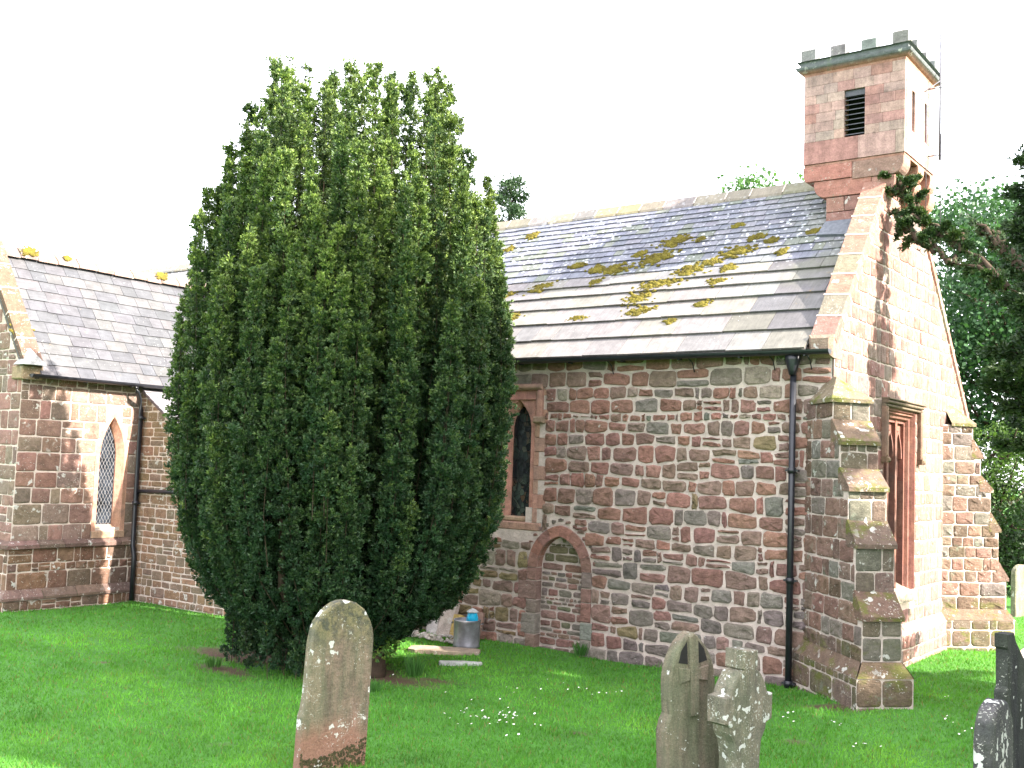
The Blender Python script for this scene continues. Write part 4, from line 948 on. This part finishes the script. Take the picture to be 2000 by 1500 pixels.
for (r_, th, zt, zs_, rad) in sp:
    d1, d2, f1, f2 = rg.uniform(0, 6.28), rg.uniform(0, 6.28), rg.uniform(.7, 1.5), rg.uniform(.7, 1.5)
    def cen(z):
        g = np.interp(z, zp, rp)/2.12; g = np.where(z > 4.3, 1.0, g) if zs_ != .05 else np.ones_like(z); rr = np.minimum(r_*g, 10)
        wob = .045; lean = np.maximum(0, z-5.0)*.0
        return np.stack([rr*np.cos(th)+wob*np.sin(z*f1+d1)-lean, rr*np.sin(th)+wob*np.sin(z*f2+d2), z], -1)
    L = zt-zs_; n = int(L*rad/.165*(165 if r_ > 1.5 else (110 if r_ > .9 else 80)))
    ns = max(8, int(n*.46)); z = zs_+L*rg.random(ns)**.95; n = ns
    lump = .72+.4*np.sin(z*f1*7+d1)*np.sin(z*11.3+d2)
    R_ = rad*np.clip((zt-z)/1.5, .13, 1)**.8*lump; ph = rg.uniform(0, 2*math.pi, n); rr = R_*np.sqrt(rg.uniform(.45, 1, n))
    P_ = cen(z)+np.stack([np.cos(ph)*rr, np.sin(ph)*rr, np.zeros(n)], -1)
    D_ = np.stack([np.cos(ph)*.75, np.sin(ph)*.75, np.full(n, .9)], -1)+rg.normal(0, .25, (n, 3)); D_ /= np.linalg.norm(D_, axis=1)[:, None]
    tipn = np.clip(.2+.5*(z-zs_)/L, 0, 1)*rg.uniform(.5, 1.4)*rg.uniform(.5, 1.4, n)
    tipn = tipn*np.interp(P_[:, 2], [1.5, 3.5, 5.5], [.42, .6, 1.0])  # yellower with height: sun on the upper crown put into the tip colour
    for q in range(9):                                    # a little bunch of sprigs on every shoot
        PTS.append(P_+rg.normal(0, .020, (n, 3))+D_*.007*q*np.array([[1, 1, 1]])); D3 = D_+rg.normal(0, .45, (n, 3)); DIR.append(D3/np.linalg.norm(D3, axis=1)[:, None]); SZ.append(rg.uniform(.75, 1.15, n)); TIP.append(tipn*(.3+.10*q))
    # tip sprigs stacked at the very top
    m = 10; z2 = zt+np.arange(m)*.022-.12; P2 = cen(z2)+rg.normal(0, .012, (m, 3)); D2 = np.tile([0, 0, 1.0], (m, 1))+rg.normal(0, .35, (m, 3)); D2 /= np.linalg.norm(D2, axis=1)[:, None]
    PTS.append(P2); DIR.append(D2); SZ.append(np.full(m, .8)); TIP.append(np.full(m, .9))
    zz = np.linspace(max(zs_-.3, .0), zt-.05, 9); cc = cen(zz)
    tube(stem, [Vector(q) for q in cc], [.007*(1-.6*i/8) for i in range(9)], (.2, .1, .05), 4, 0, False)
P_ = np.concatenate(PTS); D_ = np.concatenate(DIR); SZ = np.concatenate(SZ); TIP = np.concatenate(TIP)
def sprigs(P_, D_, SZ, TIP, dark, light, name, mat, parent, leaves=6, L=.075, W=.0125, spread=.85):
    """every sprig is a tuft of narrow kite-shaped leaves round a shoot"""
    n = len(P_); up = np.tile([0.0, 0, 1], (n, 1)); a = np.cross(D_, up+rg.normal(0, .2, (n, 3))); a /= np.linalg.norm(a, axis=1)[:, None]+1e-9; b = np.cross(D_, a)
    Vs, Cs = [], []
    for k in range(leaves):
        t = 2*math.pi*(k+rg.random(n)*.7)/max(leaves-1, 1); s_ = spread*rg.uniform(.6, 1.2, n) if k else np.full(n, .1)
        d = D_+(a*np.cos(t)[:, None]+b*np.sin(t)[:, None])*s_[:, None]; d /= np.linalg.norm(d, axis=1)[:, None]
        w_ = np.cross(d, rg.normal(0, 1, (n, 3))); w_ /= np.linalg.norm(w_, axis=1)[:, None]+1e-9
        l = (L*SZ*rg.uniform(.75, 1.15, n))[:, None]; wd = (W*SZ)[:, None]; o = P_+D_*(rg.uniform(-.01, .02, n)[:, None])
        q0, q1, q2, q3 = o, o+d*l*.55+w_*wd, o+d*l, o+d*l*.55-w_*wd
        Vs.append(np.stack([q0, q1, q2, q3], 1))
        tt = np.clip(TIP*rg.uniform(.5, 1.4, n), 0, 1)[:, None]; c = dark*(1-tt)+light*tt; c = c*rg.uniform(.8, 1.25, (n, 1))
        Cs.append(np.stack([c*.8, c, c*1.25, c], 1))
    V = np.concatenate(Vs).reshape(-1, 3); C = np.concatenate(Cs).reshape(-1, 3); F = np.arange(len(V)).reshape(-1, 4)
    return npmesh(name, V, F, C, mat, parent)
import sys; print('yew sprigs', len(P_), file=sys.stderr)
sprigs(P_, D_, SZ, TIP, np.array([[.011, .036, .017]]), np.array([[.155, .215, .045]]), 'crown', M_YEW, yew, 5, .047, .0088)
stem.build('stem', M_BARK2, yew)
mb = MB(); rn = random.Random(7)
for k in range(16):
    th = 2*math.pi*k/16+rn.uniform(-.2, .2); r_ = rn.uniform(.9, 1.5); b0 = Vector((.12*math.cos(th), .12*math.sin(th), -.05))
    tube(mb, [b0, Vector((r_*.32*math.cos(th), r_*.32*math.sin(th), .22)), Vector((r_*.7*math.cos(th), r_*.7*math.sin(th), .55)), Vector((r_*math.cos(th), r_*math.sin(th), 1.1)), Vector((r_*1.08*math.cos(th), r_*1.08*math.sin(th), 2.4))], [.11, .085, .06, .045, .03], (.1, .06, .04), 8, 0, False)
tube(mb, [(0, 0, -.1), (0, 0, .25), (.03, 0, .8), (0, .02, 3)], [.3, .24, .17, .08], (.1, .06, .04), 10)
mb.build('trunk', M_BARK2, yew)
# ================================================================ HEADSTONES
def headstone(name, pos, ang, outline, th, mat, label, lean=(0, 0), group='headstones in the churchyard', extra=None, bev=.02):
    root = empty(name, pos, label, 'headstone', group) if extra else None
    mb = MB(); rot = Matrix.Rotation(ang, 3, 'Z') @ Matrix.Rotation(lean[0], 3, 'X') @ Matrix.Rotation(lean[1], 3, 'Y')
    P_ = lambda a, b, c=0.0: rot @ Vector((a, -c, b))
    # outline is (u along width, v up); front normal is -y before rotation
    n = len(outline); cx = sum(p[0] for p in outline)/n; cy = sum(p[1] for p in outline)/n; rn = random.Random(int(pos[0]*100))
    def inset(pts, e):
        o = []
        for i in range(len(pts)):
            a, b, c = Vector(pts[i-1]), Vector(pts[i]), Vector(pts[(i+1) % len(pts)]); d1 = (b-a).normalized(); d2 = (c-b).normalized(); nn = Vector((-(d1+d2).y, (d1+d2).x))
            nn = nn.normalized() if nn.length > 1e-6 else Vector((0, 0)); o.append((b.x+nn.x*e, b.y+nn.y*e))
        return o
    rings = [(inset(outline, bev), -th/2), (outline, -th/2+bev*.7), (outline, th/2-bev*.7), (inset(outline, bev), th/2)]
    vs = [P_(p[0], p[1], z) for (pl, z) in rings for p in pl]
    fs = [(k*n+i, k*n+(i+1) % n, k*n+n+(i+1) % n, k*n+n+i) for k in range(3) for i in range(n)]+[tuple(range(n))[::-1], tuple(range(3*n, 4*n))]
    mb.add(vs, fs, (.3, .3, .3), 0, False)
    o = mb.build('stone_slab' if extra else name, mat, root)
    if extra: extra(root, P_, th); return root
    o.location = pos; return tag(o, label, 'headstone', group)
def arc(cx, cy, r_, a0, a1, n, ry=None): return [(cx+r_*math.cos(R(a0+(a1-a0)*i/n)), cy+(ry or r_)*math.sin(R(a0+(a1-a0)*i/n))) for i in range(n+1)]
rgh = random.Random(8)
def rough(pts, a=.004): return [(x+rgh.uniform(-a, a), y+rgh.uniform(-a, a)) for x, y in pts]
H1 = hs_mat('headstone_brown', (.30, .19, .15), (.15, .11, .085), .78, .5, 3.1, 4.5, 1)
H2 = hs_mat('headstone_green', (.19, .14, .105), (.14, .12, .085), .02, .45, 8.4, 7)
H3 = hs_mat('headstone_lichen', (.21, .18, .13), (.14, .13, .10), 1.25, .4, 15.2, 8)
H4 = hs_mat('headstone_dark', (.035, .035, .037), (.022, .022, .025), .3, .2, 21, 5)
H6 = hs_mat('headstone_crusted', (.09, .085, .085), (.05, .05, .055), 1.3, .2, 33, 7)
H5 = hs_mat('headstone_pale', (.34, .30, .22), (.24, .2, .14), .3, .5, 27, 5)
o1 = [(-.40, -.3), (.37, -.3), (.37, .25)]+[(.355, .6)]+arc(0, 1.07, .355, 0, 180, 18, .38)+[(-.36, .62), (-.375, .48), (-.40, .42), (-.40, .1)]
def moss_base(root, P_, th):
    m = MB(); rr = random.Random(2)
    for k in range(420):
        a = rr.uniform(-.33, .30); b = rr.uniform(-.05, .06+.22*max(0, (a+.1))**1.0*1.4+(.05 if a < -.3 else 0)); s_ = rr.uniform(.006, .015)
        p = P_(a, b, th/2+.002); N = 6
        vs = [p+(P_(math.cos(q)*s_, math.sin(q)*s_, 0)) for q in [2*math.pi*i/N for i in range(N)]]+[p+P_(0, 0, s_*.6)]
        m.add(vs, [(i, (i+1) % N, N) for i in range(N)], (.1, .09, .03), 0, True)
    m.build('moss', plain('dark_moss', (.045, .04, .016), 1, 0, .02, .6, 30), root)
headstone('headstone', (-2.10, -6.50, .04), R(74), rough([(x*.86, y*.965) for x, y in o1]), .12, H1, 'tall brown round-topped headstone with white lichen spots in the left foreground', (R(2.0), R(.8)), extra=moss_base, bev=.016)
# gothic headstone with a cross carved through the head
o2 = [(-.37, -.3), (.37, -.3), (.37, .45), (.33, .55), (.30, .6)]+[(x, y) for x, y in prof(0, .30, .7, .84, 1.30, 1, 7)][::-1]+[(-.30, .6), (-.33, .55), (-.37, .45)]
def cross_head(root, P_, th):
    m = MB(); f = lambda a, b, c: P_(a, b, c)
    prism(m, [(-.045, .55), (.045, .55), (.045, 1.24), (0, 1.27), (-.045, 1.24)], th/2-.02, th/2+.028, f, (.2,)*3, 0, .01)
    for s_ in (-1, 1):
        prism(m, sorted([(s_*.04, .86), (s_*.15, .84), (s_*.16, .98), (s_*.04, .96)], key=lambda q: math.atan2(q[1]-.91, q[0]-s_*.13)), th/2-.02, th/2+.024, f, (.2,)*3, 0, .01)
    m.build('carved_cross', H2, root)
    for s_ in (-1, 1):
        m = MB(); pts = [(s_*.055, 1.0), (s_*.155, 1.02), (s_*.125, 1.12), (s_*.06, 1.2)]
        if s_ < 0: pts = pts[::-1]
        m.add([f(a, b, th/2+.003) for a, b in pts], [(0, 1, 2, 3)], (.02,)*3); m.build('opening_shade_patch', M_DARK, root)  # flat dark patch on the face stands for the shade in the piercing
headstone('headstone', (.43, -4.61, .0), R(64), rough([(x*.83, y*.98) for x, y in o2]), .15, H2, 'leaning pointed headstone with a cross carved in its head, beside the wheel cross', (R(-1), R(-2.2)), extra=cross_head, bev=.02)
# wheel cross
o3 = [(-.17, -.3), (.17, -.3), (.17, .42)]
o3 = [(-.2, -.3), (.22, -.3), (.22, .30)]+arc(0, .72, .36, -48, -22, 3)+[(.43, .62), (.43, .84)]+arc(0, .72, .36, 22, 72, 5)+[(.14, 1.08), (.14, 1.23), (-.14, 1.23), (-.14, 1.08)]+arc(0, .72, .36, 108, 158, 5)+[(-.43, .84), (-.43, .62)]+arc(0, .72, .36, 202, 228, 3)+[(-.2, .30)]
headstone('wheel_cross', (.92, -4.69, .0), R(76), rough([(x*.74, y*.97) for x, y in o3], .006), .2, H3, 'thick lichen-crusted wheel cross headstone standing right of the pointed one', (R(0), R(1)), bev=.014)
o4 = [(-.16, -.3), (.5, -.3), (.46, .5), (.38, 1.0), (.25, 1.3), (.06, 1.46), (.02, 1.52), (-.14, 1.52), (-.14, 1.42), (-.11, 1.40), (-.11, 1.12), (-.15, 1.08)]
headstone('headstone', (2.93, -4.18, 0), R(82), rough([(x*.95, y) for x, y in o4]), .10, H4, 'tall nearly black headstone with narrow top at the right edge', (0, 0), bev=.01)
o5 = [(-.3, -.3), (.3, -.3), (.3, .75)]+arc(0, .78, .3, 0, 180, 12, .26)+[(-.3, .75)]
headstone('headstone', (2.98, -4.84, 0), R(88), rough([(x, y*1.07) for x, y in o5]), .13, H6, 'low dark rounded headstone with lichened edge in front of the nearly black one', (0, 0), bev=.02)
o6 = [(-.28, -.2), (.28, -.2), (.27, .8)]+arc(0, .83, .27, 0, 180, 10, .2)+[(-.27, .8)]
headstone('headstone', (.03, 10.9, 0), R(70), o6, .12, H5, 'small pale headstone on far grass beyond the right buttress', (0, 0), bev=.02)
# ================================================================ SMALL THINGS
bin_ = empty('metal_bin', (-5.16, -.82, 0), 'dented grey galvanised metal bin on the ground by the church wall', 'bin')
mb = MB(); N = 28; prf = [(.0, .02), (.185, .02), (.19, .0), (.20, .015), (.192, .04), (.195, .36), (.205, .385), (.20, .40), (.185, .395), (.18, .1), (0, .08)]
vs = []; rn = random.Random(3)
for (r_, z) in prf:
    for k in range(N):
        t = 2*math.pi*k/N; d = -.018*math.exp(-((t-5.2)**2)/.05-((z-.2)/.06)**2)-.012*math.exp(-((t-4.4)**2)/.08-((z-.26)/.05)**2); vs.append(Vector(((r_+d)*math.cos(t), (r_+d)*math.sin(t), z)))
mb.add(vs, [(j*N+k, j*N+(k+1) % N, j*N+N+(k+1) % N, j*N+N+k) for j in range(len(prf)-1) for k in range(N)], (.2,)*3, 0, True); mb.build('bin_body', M_ZINC, bin_)
for s_ in (0, math.pi):
    mb = MB(); c, s2 = math.cos(s_+.5), math.sin(s_+.5); tube(mb, [(c*.2-s2*.05, s2*.2+c*.05, .34), (c*.235-s2*.04, s2*.235+c*.04, .345), (c*.235+s2*.04, s2*.235-c*.04, .345), (c*.2+s2*.05, s2*.2-c*.05, .34)], .006, (.2,)*3, 6); mb.build('handle', M_ZINC, bin_)
mb = MB(); rr = random.Random(9); N = 12; vs = []
for (r_, z) in ((.06, .30), (.085, .36), (.09, .43), (.075, .49), (.07, .50)):
    for k in range(N): t = 2*math.pi*k/N; q = r_*rr.uniform(.9, 1.1); vs.append(Vector((.07+q*math.cos(t), .03+q*math.sin(t), z)))
mb.add(vs, [(j*N+k, j*N+(k+1) % N, j*N+N+(k+1) % N, j*N+N+k) for j in range(4) for k in range(N)]+[tuple(range(4*N, 5*N))], (.2,)*3, 0, False)
jug = mb.build('plastic_tub', M_BLUE); jug.location = (-5.16, -.82, 0); tag(jug, 'bright blue plastic tub poking out of the metal bin', 'tub')
mb = MB(); N = 14; vs = []
for (r_, z) in ((.085, .505), (.09, .515), (.06, .54), (.012, .565)):
    for k in range(N): t = 2*math.pi*k/N; vs.append(Vector((.07+r_*math.cos(t), .03+r_*math.sin(t), z)))
mb.add(vs, [(j*N+k, j*N+(k+1) % N, j*N+N+(k+1) % N, j*N+N+k) for j in range(3) for k in range(N)]+[tuple(range(3*N, 4*N)), tuple(range(N))[::-1]], (.4,)*3, 0, False)
lid = mb.build('lid', M_PAPER, jug)
def slab(name, pos, ang, sx, sy, sz, mat, label, cat, col=(.3, .26, .2), seed=1, group=None, tilt=(0, 0)):
    mb = MB(); rr = random.Random(seed); n = 10; vs = []
    for (z, s_) in ((-.05, 1), (sz*.7, 1), (sz, .93)):
        for k in range(n):
            t = 2*math.pi*k/n+.3; c, s2 = math.cos(t), math.sin(t); rr2 = random.Random(seed*50+k).uniform(.9, 1.08)
            vs.append(Vector((math.copysign(abs(c)**.45, c)*sx/2*s_*rr2, math.copysign(abs(s2)**.45, s2)*sy/2*s_*rr2, z+rr.uniform(-.004, .004))))
    mb.add(vs, [(j*n+k, j*n+(k+1) % n, j*n+n+(k+1) % n, j*n+n+k) for j in range(2) for k in range(n)]+[tuple(range(2*n, 3*n))], col, 0, False)
    o = mb.build(name, mat); o.location = pos; o.rotation_euler = (tilt[0], tilt[1], ang); return tag(o, label, cat, group)
slab('flat_stone', (-5.15, -1.28, 0), R(30), 1.05, .42, .025, M_WNG, 'flat worn slab set in the grass in front of the metal bin', 'slab', (.30, .24, .18), 2)
slab('kerb_stone', (-4.35, -1.95, 0), R(36), .62, .10, .035, M_WNG, 'thin pale strip of stone lying in the grass right of the yew', 'stone', (.42, .42, .40), 5)
rr = random.Random(12)
spots = [(-6.1, -.22, .30, .5), (-6.35, -.2, .26, .42), (-5.85, -.25, .22, .34), (-6.7, -.3, .3, .4), (-5.58, -.2, .3, .42)]
lb = ['broken pale stone piece leaning on the wall behind the yew, middle of the five', 'upright white-edged stone piece leaning on the wall behind the yew', 'small mossy yellow stone piece leaning on the wall behind the yew', 'leftmost stone piece leaning on the wall under the yew', 'reddish flat stone leaning on the wall next to the metal bin']
cl_ = [(.36, .30, .26), (.42, .38, .36), (.34, .24, .08), (.30, .22, .20), (.22, .14, .11)]
for k, (x, y, a, b) in enumerate(spots): slab('leaning_stone', (x, y, 0), R(rr.uniform(-10, 10)), a, .07, b, M_WNG, lb[k], 'stone', cl_[k], 20+k, 'broken stones leaning on the wall', (R(-16), R(rr.uniform(-14, 14))))
mb = MB(); rr = random.Random(5)
for k in range(160):
    x, y = rr.uniform(-6.9, -5.45), rr.uniform(-.75, -.3); s_ = rr.uniform(.015, .045); n = 6; vs = []
    for (z, q) in ((0, 1), (.6, .9), (1, .4)):
        for i in range(n): t = 2*math.pi*i/n; g_ = s_*q*rr.uniform(.8, 1.2); vs.append(Vector((x+g_*math.cos(t), y+g_*math.sin(t), z*s_*.8)))
    mb.add(vs, [(j*n+i, j*n+(i+1) % n, j*n+n+(i+1) % n, j*n+n+i) for j in range(2) for i in range(n)]+[tuple(range(2*n, 3*n))], jit(rr, (.42, .38, .33), .3), 0, False)
po2 = mb.build('rubble', M_WNG); tag(po2, 'white pebbles and stone chips strewn along the wall foot behind the yew', 'rubble', kind='stuff')
slab('mole_hill', (.47, -1.1, 0), R(20), .5, .2, .03, M_SOIL, 'low patch of bare earth in the grass in front of the near buttress', 'earth', (.15, .1, .08), 9)
# leafy plants
rg = np.random.default_rng(21)
def leafclump(name, c, rad, n, size, dark, light, parent=None, flat=.8, mat=None, orient=None):
    c = np.array(c); rad = np.array(rad); q = rg.normal(0, 1, (n, 3)); q /= np.linalg.norm(q, axis=1)[:, None]; rr_ = rg.uniform(.3, 1, n)**.5; P_ = c+q*rr_[:, None]*rad
    P_[:, 2] = np.maximum(P_[:, 2], .02); d = q+rg.normal(0, .7, (n, 3)); d /= np.linalg.norm(d, axis=1)[:, None]; w_ = np.cross(d, rg.normal(0, 1, (n, 3))); w_ /= np.linalg.norm(w_, axis=1)[:, None]
    l = (size*rg.uniform(.6, 1.3, n))[:, None]; W_ = l*.38; V = np.stack([P_, P_+d*l*.5+w_*W_, P_+d*l, P_+d*l*.5-w_*W_], 1).reshape(-1, 3)
    t = rg.random((n, 1))**1.3; C = np.repeat(np.array(dark)*(1-t)+np.array(light)*t, 4, 0)
    return npmesh(name, V, np.arange(n*4).reshape(-1, 4), C, mat or M_LEAF, parent)
pl = empty('shrub', (-4.62, -3.35, 0), 'low bright leafy shrub growing over a dark stump at the foot of the yew', 'shrub')
a = leafclump('leaves', (0, 0, .36), (.30, .30, .17), 620, .055, (.03, .09, .02), (.16, .24, .05), pl)
mb = MB(); tube(mb, [(0, 0, -.05), (0, 0, .24), (.02, 0, .32)], [.17, .15, .11], (.05, .03, .02), 10); mb.build('stump', M_BARK2, pl)
def tuft(name, x, y, n, h, label, col=(.05, .14, .03)):
    V = []; C = []
    for k in range(n):
        a_ = rg.uniform(0, 6.28); r_ = rg.uniform(0, .09); b_ = rg.uniform(0, 6.28); l = h*rg.uniform(.5, 1); w_ = .006
        p = np.array([x+r_*math.cos(a_), y+r_*math.sin(a_), 0]); t = p+np.array([math.cos(a_)*l*.35, math.sin(a_)*l*.35, l]); s_ = np.array([math.cos(b_)*w_, math.sin(b_)*w_, 0]); m_ = p*.45+t*.55+np.array([0, 0, l*.1])
        V += [p-s_, p+s_, m_+s_*.8, m_-s_*.8, m_-s_*.8, m_+s_*.8, t, t]; C += [np.array(col)*rg.uniform(.7, 1.4)]*8
    o = npmesh(name, np.array(V), np.arange(len(V)).reshape(-1, 4), np.array(C), M_GRASS); return tag(o, label, 'grass tuft', 'long grass tufts')
tuft('grass_tuft', -4.28, -2.95, 90, .30, 'tall tuft of grass blades standing right of the yew and its shrub')
tuft('grass_tuft', -4.0, -4.0, 60, .16, 'shorter darker grass tuft between the yew and the daisies')
tuft('grass_tuft', -3.62, -.10, 110, .20, 'weedy tuft growing at the right foot of the blocked doorway')
for k, (x, y, h_) in enumerate([(-6.35, -4.45, .15), (-5.35, -4.0, .14)]): tuft('grass_tuft', x, y, 60, h_, ['ragged grass tuft on bare soil at the left foot of the yew', 'ragged grass tuft behind the tall round-topped headstone'][k], (.04, .11, .02))
# ================================================================ OTHER TREES
def leaf_tree(name, pos, H, crown, nl, size, dark, light, label, seed, group='trees round the church', trunk_r=.25, limbs=14, kind='broad', twig=40):
    """trunk, limbs reaching into the crown ellipsoid, leaves in clusters at the limb ends"""
    global rg
    rg = np.random.default_rng(seed); rn = random.Random(seed); root = empty(name, pos, label, 'tree', group)
    cz, rx, rz = crown; mb = MB(); base = Vector((0, 0, -.2)); top = Vector((rn.uniform(-.3, .3), rn.uniform(-.3, .3), cz+rz*.55))
    tr = [base, Vector((0, 0, H*.15)), Vector((.05, .03, cz*.6)), (Vector((0, 0, cz*.6))+top)/2, top]
    tube(mb, tr, [trunk_r*1.3, trunk_r, trunk_r*.75, trunk_r*.45, trunk_r*.1], (.1,)*3, 8)
    cl = []
    for k in range(limbs):
        th = rn.uniform(0, 2*math.pi); zf = rn.uniform(-.75, .8); rr_ = rx*math.sqrt(max(.05, 1-zf*zf))*rn.uniform(.65, .95)
        e = Vector((rr_*math.cos(th), rr_*math.sin(th), cz+zf*rz)); s0 = Vector((0, 0, max(H*.12, cz+zf*rz-rr_*.8-.3))); m_ = s0.lerp(e, .5)+Vector((rn.uniform(-.2, .2), rn.uniform(-.2, .2), -.1*rr_))
        tube(mb, [s0, m_, e], [trunk_r*.3, trunk_r*.2, trunk_r*.05], (.1,)*3, 5, 0, False)
        for j in range(twig//8):
            f = rn.uniform(.4, 1.1); c = s0.lerp(e, f)+Vector((rn.gauss(0, .14), rn.gauss(0, .14), rn.gauss(0, .12)))*rx; cl.append(c)
            tube(mb, [m_.lerp(e, max(0, f-.5)), c], [trunk_r*.08, trunk_r*.03], (.1,)*3, 3, 0, False)
    mb.build('trunk', M_BARK2, root)
    cl = np.array([list(c) for c in cl]); idx = rg.integers(0, len(cl), nl); s_ = rx*.13
    P_ = cl[idx]+rg.normal(0, 1, (nl, 3))*np.array([s_, s_, s_*.6]); n = nl
    tone = rg.random(len(cl))[idx]
    d = rg.normal(0, 1, (n, 3)); d[:, 2] -= .2; d /= np.linalg.norm(d, axis=1)[:, None]; w_ = np.cross(d, rg.normal(0, 1, (n, 3))); w_ /= np.linalg.norm(w_, axis=1)[:, None]
    l = (size*rg.uniform(.6, 1.3, n))[:, None]; V = np.stack([P_, P_+d*l*.5+w_*l*.36, P_+d*l, P_+d*l*.5-w_*l*.36], 1).reshape(-1, 3)
    t = np.clip(tone[:, None]*.7+.3*rg.random((n, 1)), 0, 1); C = np.repeat(np.array(dark)*(1-t)+np.array(light)*t, 4, 0)
    npmesh('crown', V, np.arange(n*4).reshape(-1, 4), C, M_LEAF, root); return root
def yew_like(name, pos, H, r_, n, label, seed, z0=1.5, sz=1.15, dark=(.014, .034, .012), light=(.05, .085, .02), branches=60, group='trees round the church', extra=None):
    """dark conifer: drooping sprays round a trunk"""
    global rg
    rg = np.random.default_rng(seed); rn = random.Random(seed); root = empty(name, pos, label, 'tree', group); mb = MB()
    tube(mb, [(0, 0, -.2), (0, 0, H*.5), (0, 0, H*.97)], [.3, .18, .03], (.1,)*3, 8); P, D, T = [], [], []
    def branch(s0, e, k, wd):
        m_ = s0.lerp(e, .5)+Vector((0, 0, .12)); tube(mb, [s0, m_, e], [.05, .03, .008], (.1,)*3, 5, 0, False)
        t = rg.random(k)**.7; c = (1-t)[:, None]**2*np.array(s0)+2*(t*(1-t))[:, None]*np.array(m_)+(t**2)[:, None]*np.array(e)
        P.append(c+rg.normal(0, 1, (k, 3))*np.array([wd, wd, wd*.8])*(1.1-t*.6)[:, None]); d = np.array((e-s0).normalized())+rg.normal(0, .5, (k, 3))+np.array([0, 0, .25]); D.append(d/np.linalg.norm(d, axis=1)[:, None]); T.append(rg.random(k)*rn.uniform(.3, 1))
    for k in range(branches):
        z = z0+(H-z0)*(k/branches)**.9; th = k*2.4+rn.uniform(-.4, .4); f = min(1, ((H-z)/(H*.5))**.6)*rn.uniform(.75, 1.05)*(.75+.25*min(1, (z-z0+1)/2)); rr_ = r_*f
        branch(Vector((0, 0, z-.2)), Vector((rr_*math.cos(th), rr_*math.sin(th), z+rr_*.05)), int(n/branches), .16*r_/1.8)
    if extra: extra(branch)
    mb.build('trunk', M_BARK2, root); P, D, T = np.concatenate(P), np.concatenate(D), np.concatenate(T)
    sprigs(P, D, np.ones(len(P))*sz, T, np.array([dark]), np.array([light]), 'crown', M_YEW, root, 5, .10, .016, .8); return root
def over(branch):       # one crooked limb with many twigs, reaching across in front of the gable
    o = Vector((3.5, 2.5, 0)); rn = random.Random(4)
    for (pts, tw, sc) in (([(2.9, 1.9, 4.4), (1.7, 1.7, 5.25), (1.0, 1.9, 5.9), (.45, 2.05, 6.35), (.2, 2.12, 6.75), (.15, 2.12, 7.0)], 6, 1), ([(1.7, 1.7, 5.25), (.95, 1.75, 5.65), (.5, 1.9, 6.0), (.22, 2.0, 6.3)], 5, .8), ([(2.2, 1.8, 5.0), (1.5, 2.1, 5.9), (1.1, 2.3, 6.3)], 5, 1)):
        for a, b in zip(pts[:-1], pts[1:]):
            a, b = Vector(a), Vector(b); branch(a-o, b-o, 60, .04)
            for k in range(tw):
                s0 = a.lerp(b, rn.random()); e = s0+Vector((rn.uniform(-.25, .2), rn.uniform(-.25, .25), rn.uniform(-.12, .34)))*sc; branch(s0-o, e-o, 95, .032)
yew_like('yew_tree', (3.5, 2.5, 0), 7.2, 1.45, 30000, 'yew just outside the right edge whose thin limb crosses in front of the gable top', 5, 1.6, .62, branches=50, extra=over)
yew_like('conifer', (.95, 12.6, 0), 12.5, 2.05, 42000, 'tall dark upright conifer at the right edge behind the far buttress', 25, 3.0, 1.3, branches=110)
yew_like('conifer', (-18.9, 18.0, 0), 13.4, 2.6, 9000, 'dark conifer tip showing over the ridge right of the big yew', 6, 3, 1.15, (.02, .045, .02), (.06, .10, .045), 46)
leaf_tree('broadleaf_tree', (-9.6, 18.9, 0), 12, (9.9, 2.5, 2.5), 16000, .16, (.03, .08, .025), (.08, .16, .05), 'pale green tree top behind the ridge left of the bell turret', 7, limbs=26)
leaf_tree('broadleaf_tree', (-1.6, 20.5, 0), 12, (8.4, 4.3, 4.0), 46000, .15, (.015, .045, .02), (.05, .115, .045), 'airy light green tree behind the church at the right, sky showing through', 8, limbs=40, trunk_r=.22)
leaf_tree('bush', (-2.4, 17.4, 0), 4, (2.6, 2.3, 2.2), 16000, .10, (.025, .06, .012), (.08, .14, .03), 'light green bush under the trees beyond the right buttress', 9, limbs=26)
leaf_tree('bush', (-.4, 15.6, 0), 4, (1.8, 2.0, 1.9), 16000, .09, (.012, .03, .01), (.03, .06, .018), 'dark low bush behind the far pale headstone', 10, limbs=26)
leaf_tree('broadleaf_tree', (1.6, 26.5, 0), 11, (6.4, 4.6, 4.8), 20000, .16, (.02, .05, .02), (.05, .10, .04), 'darker tree behind the airy one at the right edge', 12, limbs=30)
# trees standing to the right of the view; they shade the lawn
yew_like('conifer', (10.0, -4.4, 0), 14.0, 2.3, 20000, 'conifer outside the right of the picture, nearest the gravestones', 15, .6, 2.6, branches=80)
yew_like('conifer', (10.3, -2.5, 0), 15.5, 2.3, 22000, 'tallest conifer outside the right of the picture', 16, .6, 2.6, branches=80)
yew_like('conifer', (10.0, -.7, 0), 14.0, 2.0, 20000, 'middle conifer outside the right of the picture, opposite the near buttress', 19, .6, 2.6, branches=80)
yew_like('conifer', (9.8, 2.2, 0), 8.0, 2.0, 9000, 'lower conifer outside the right of the picture, opposite the gable', 17, .8, 2.0, branches=60)
yew_like('conifer', (13.4, -3.4, 0), 17.5, 3.0, 20000, 'rear conifer outside the right of the picture', 18, .8, 2.8, branches=80)
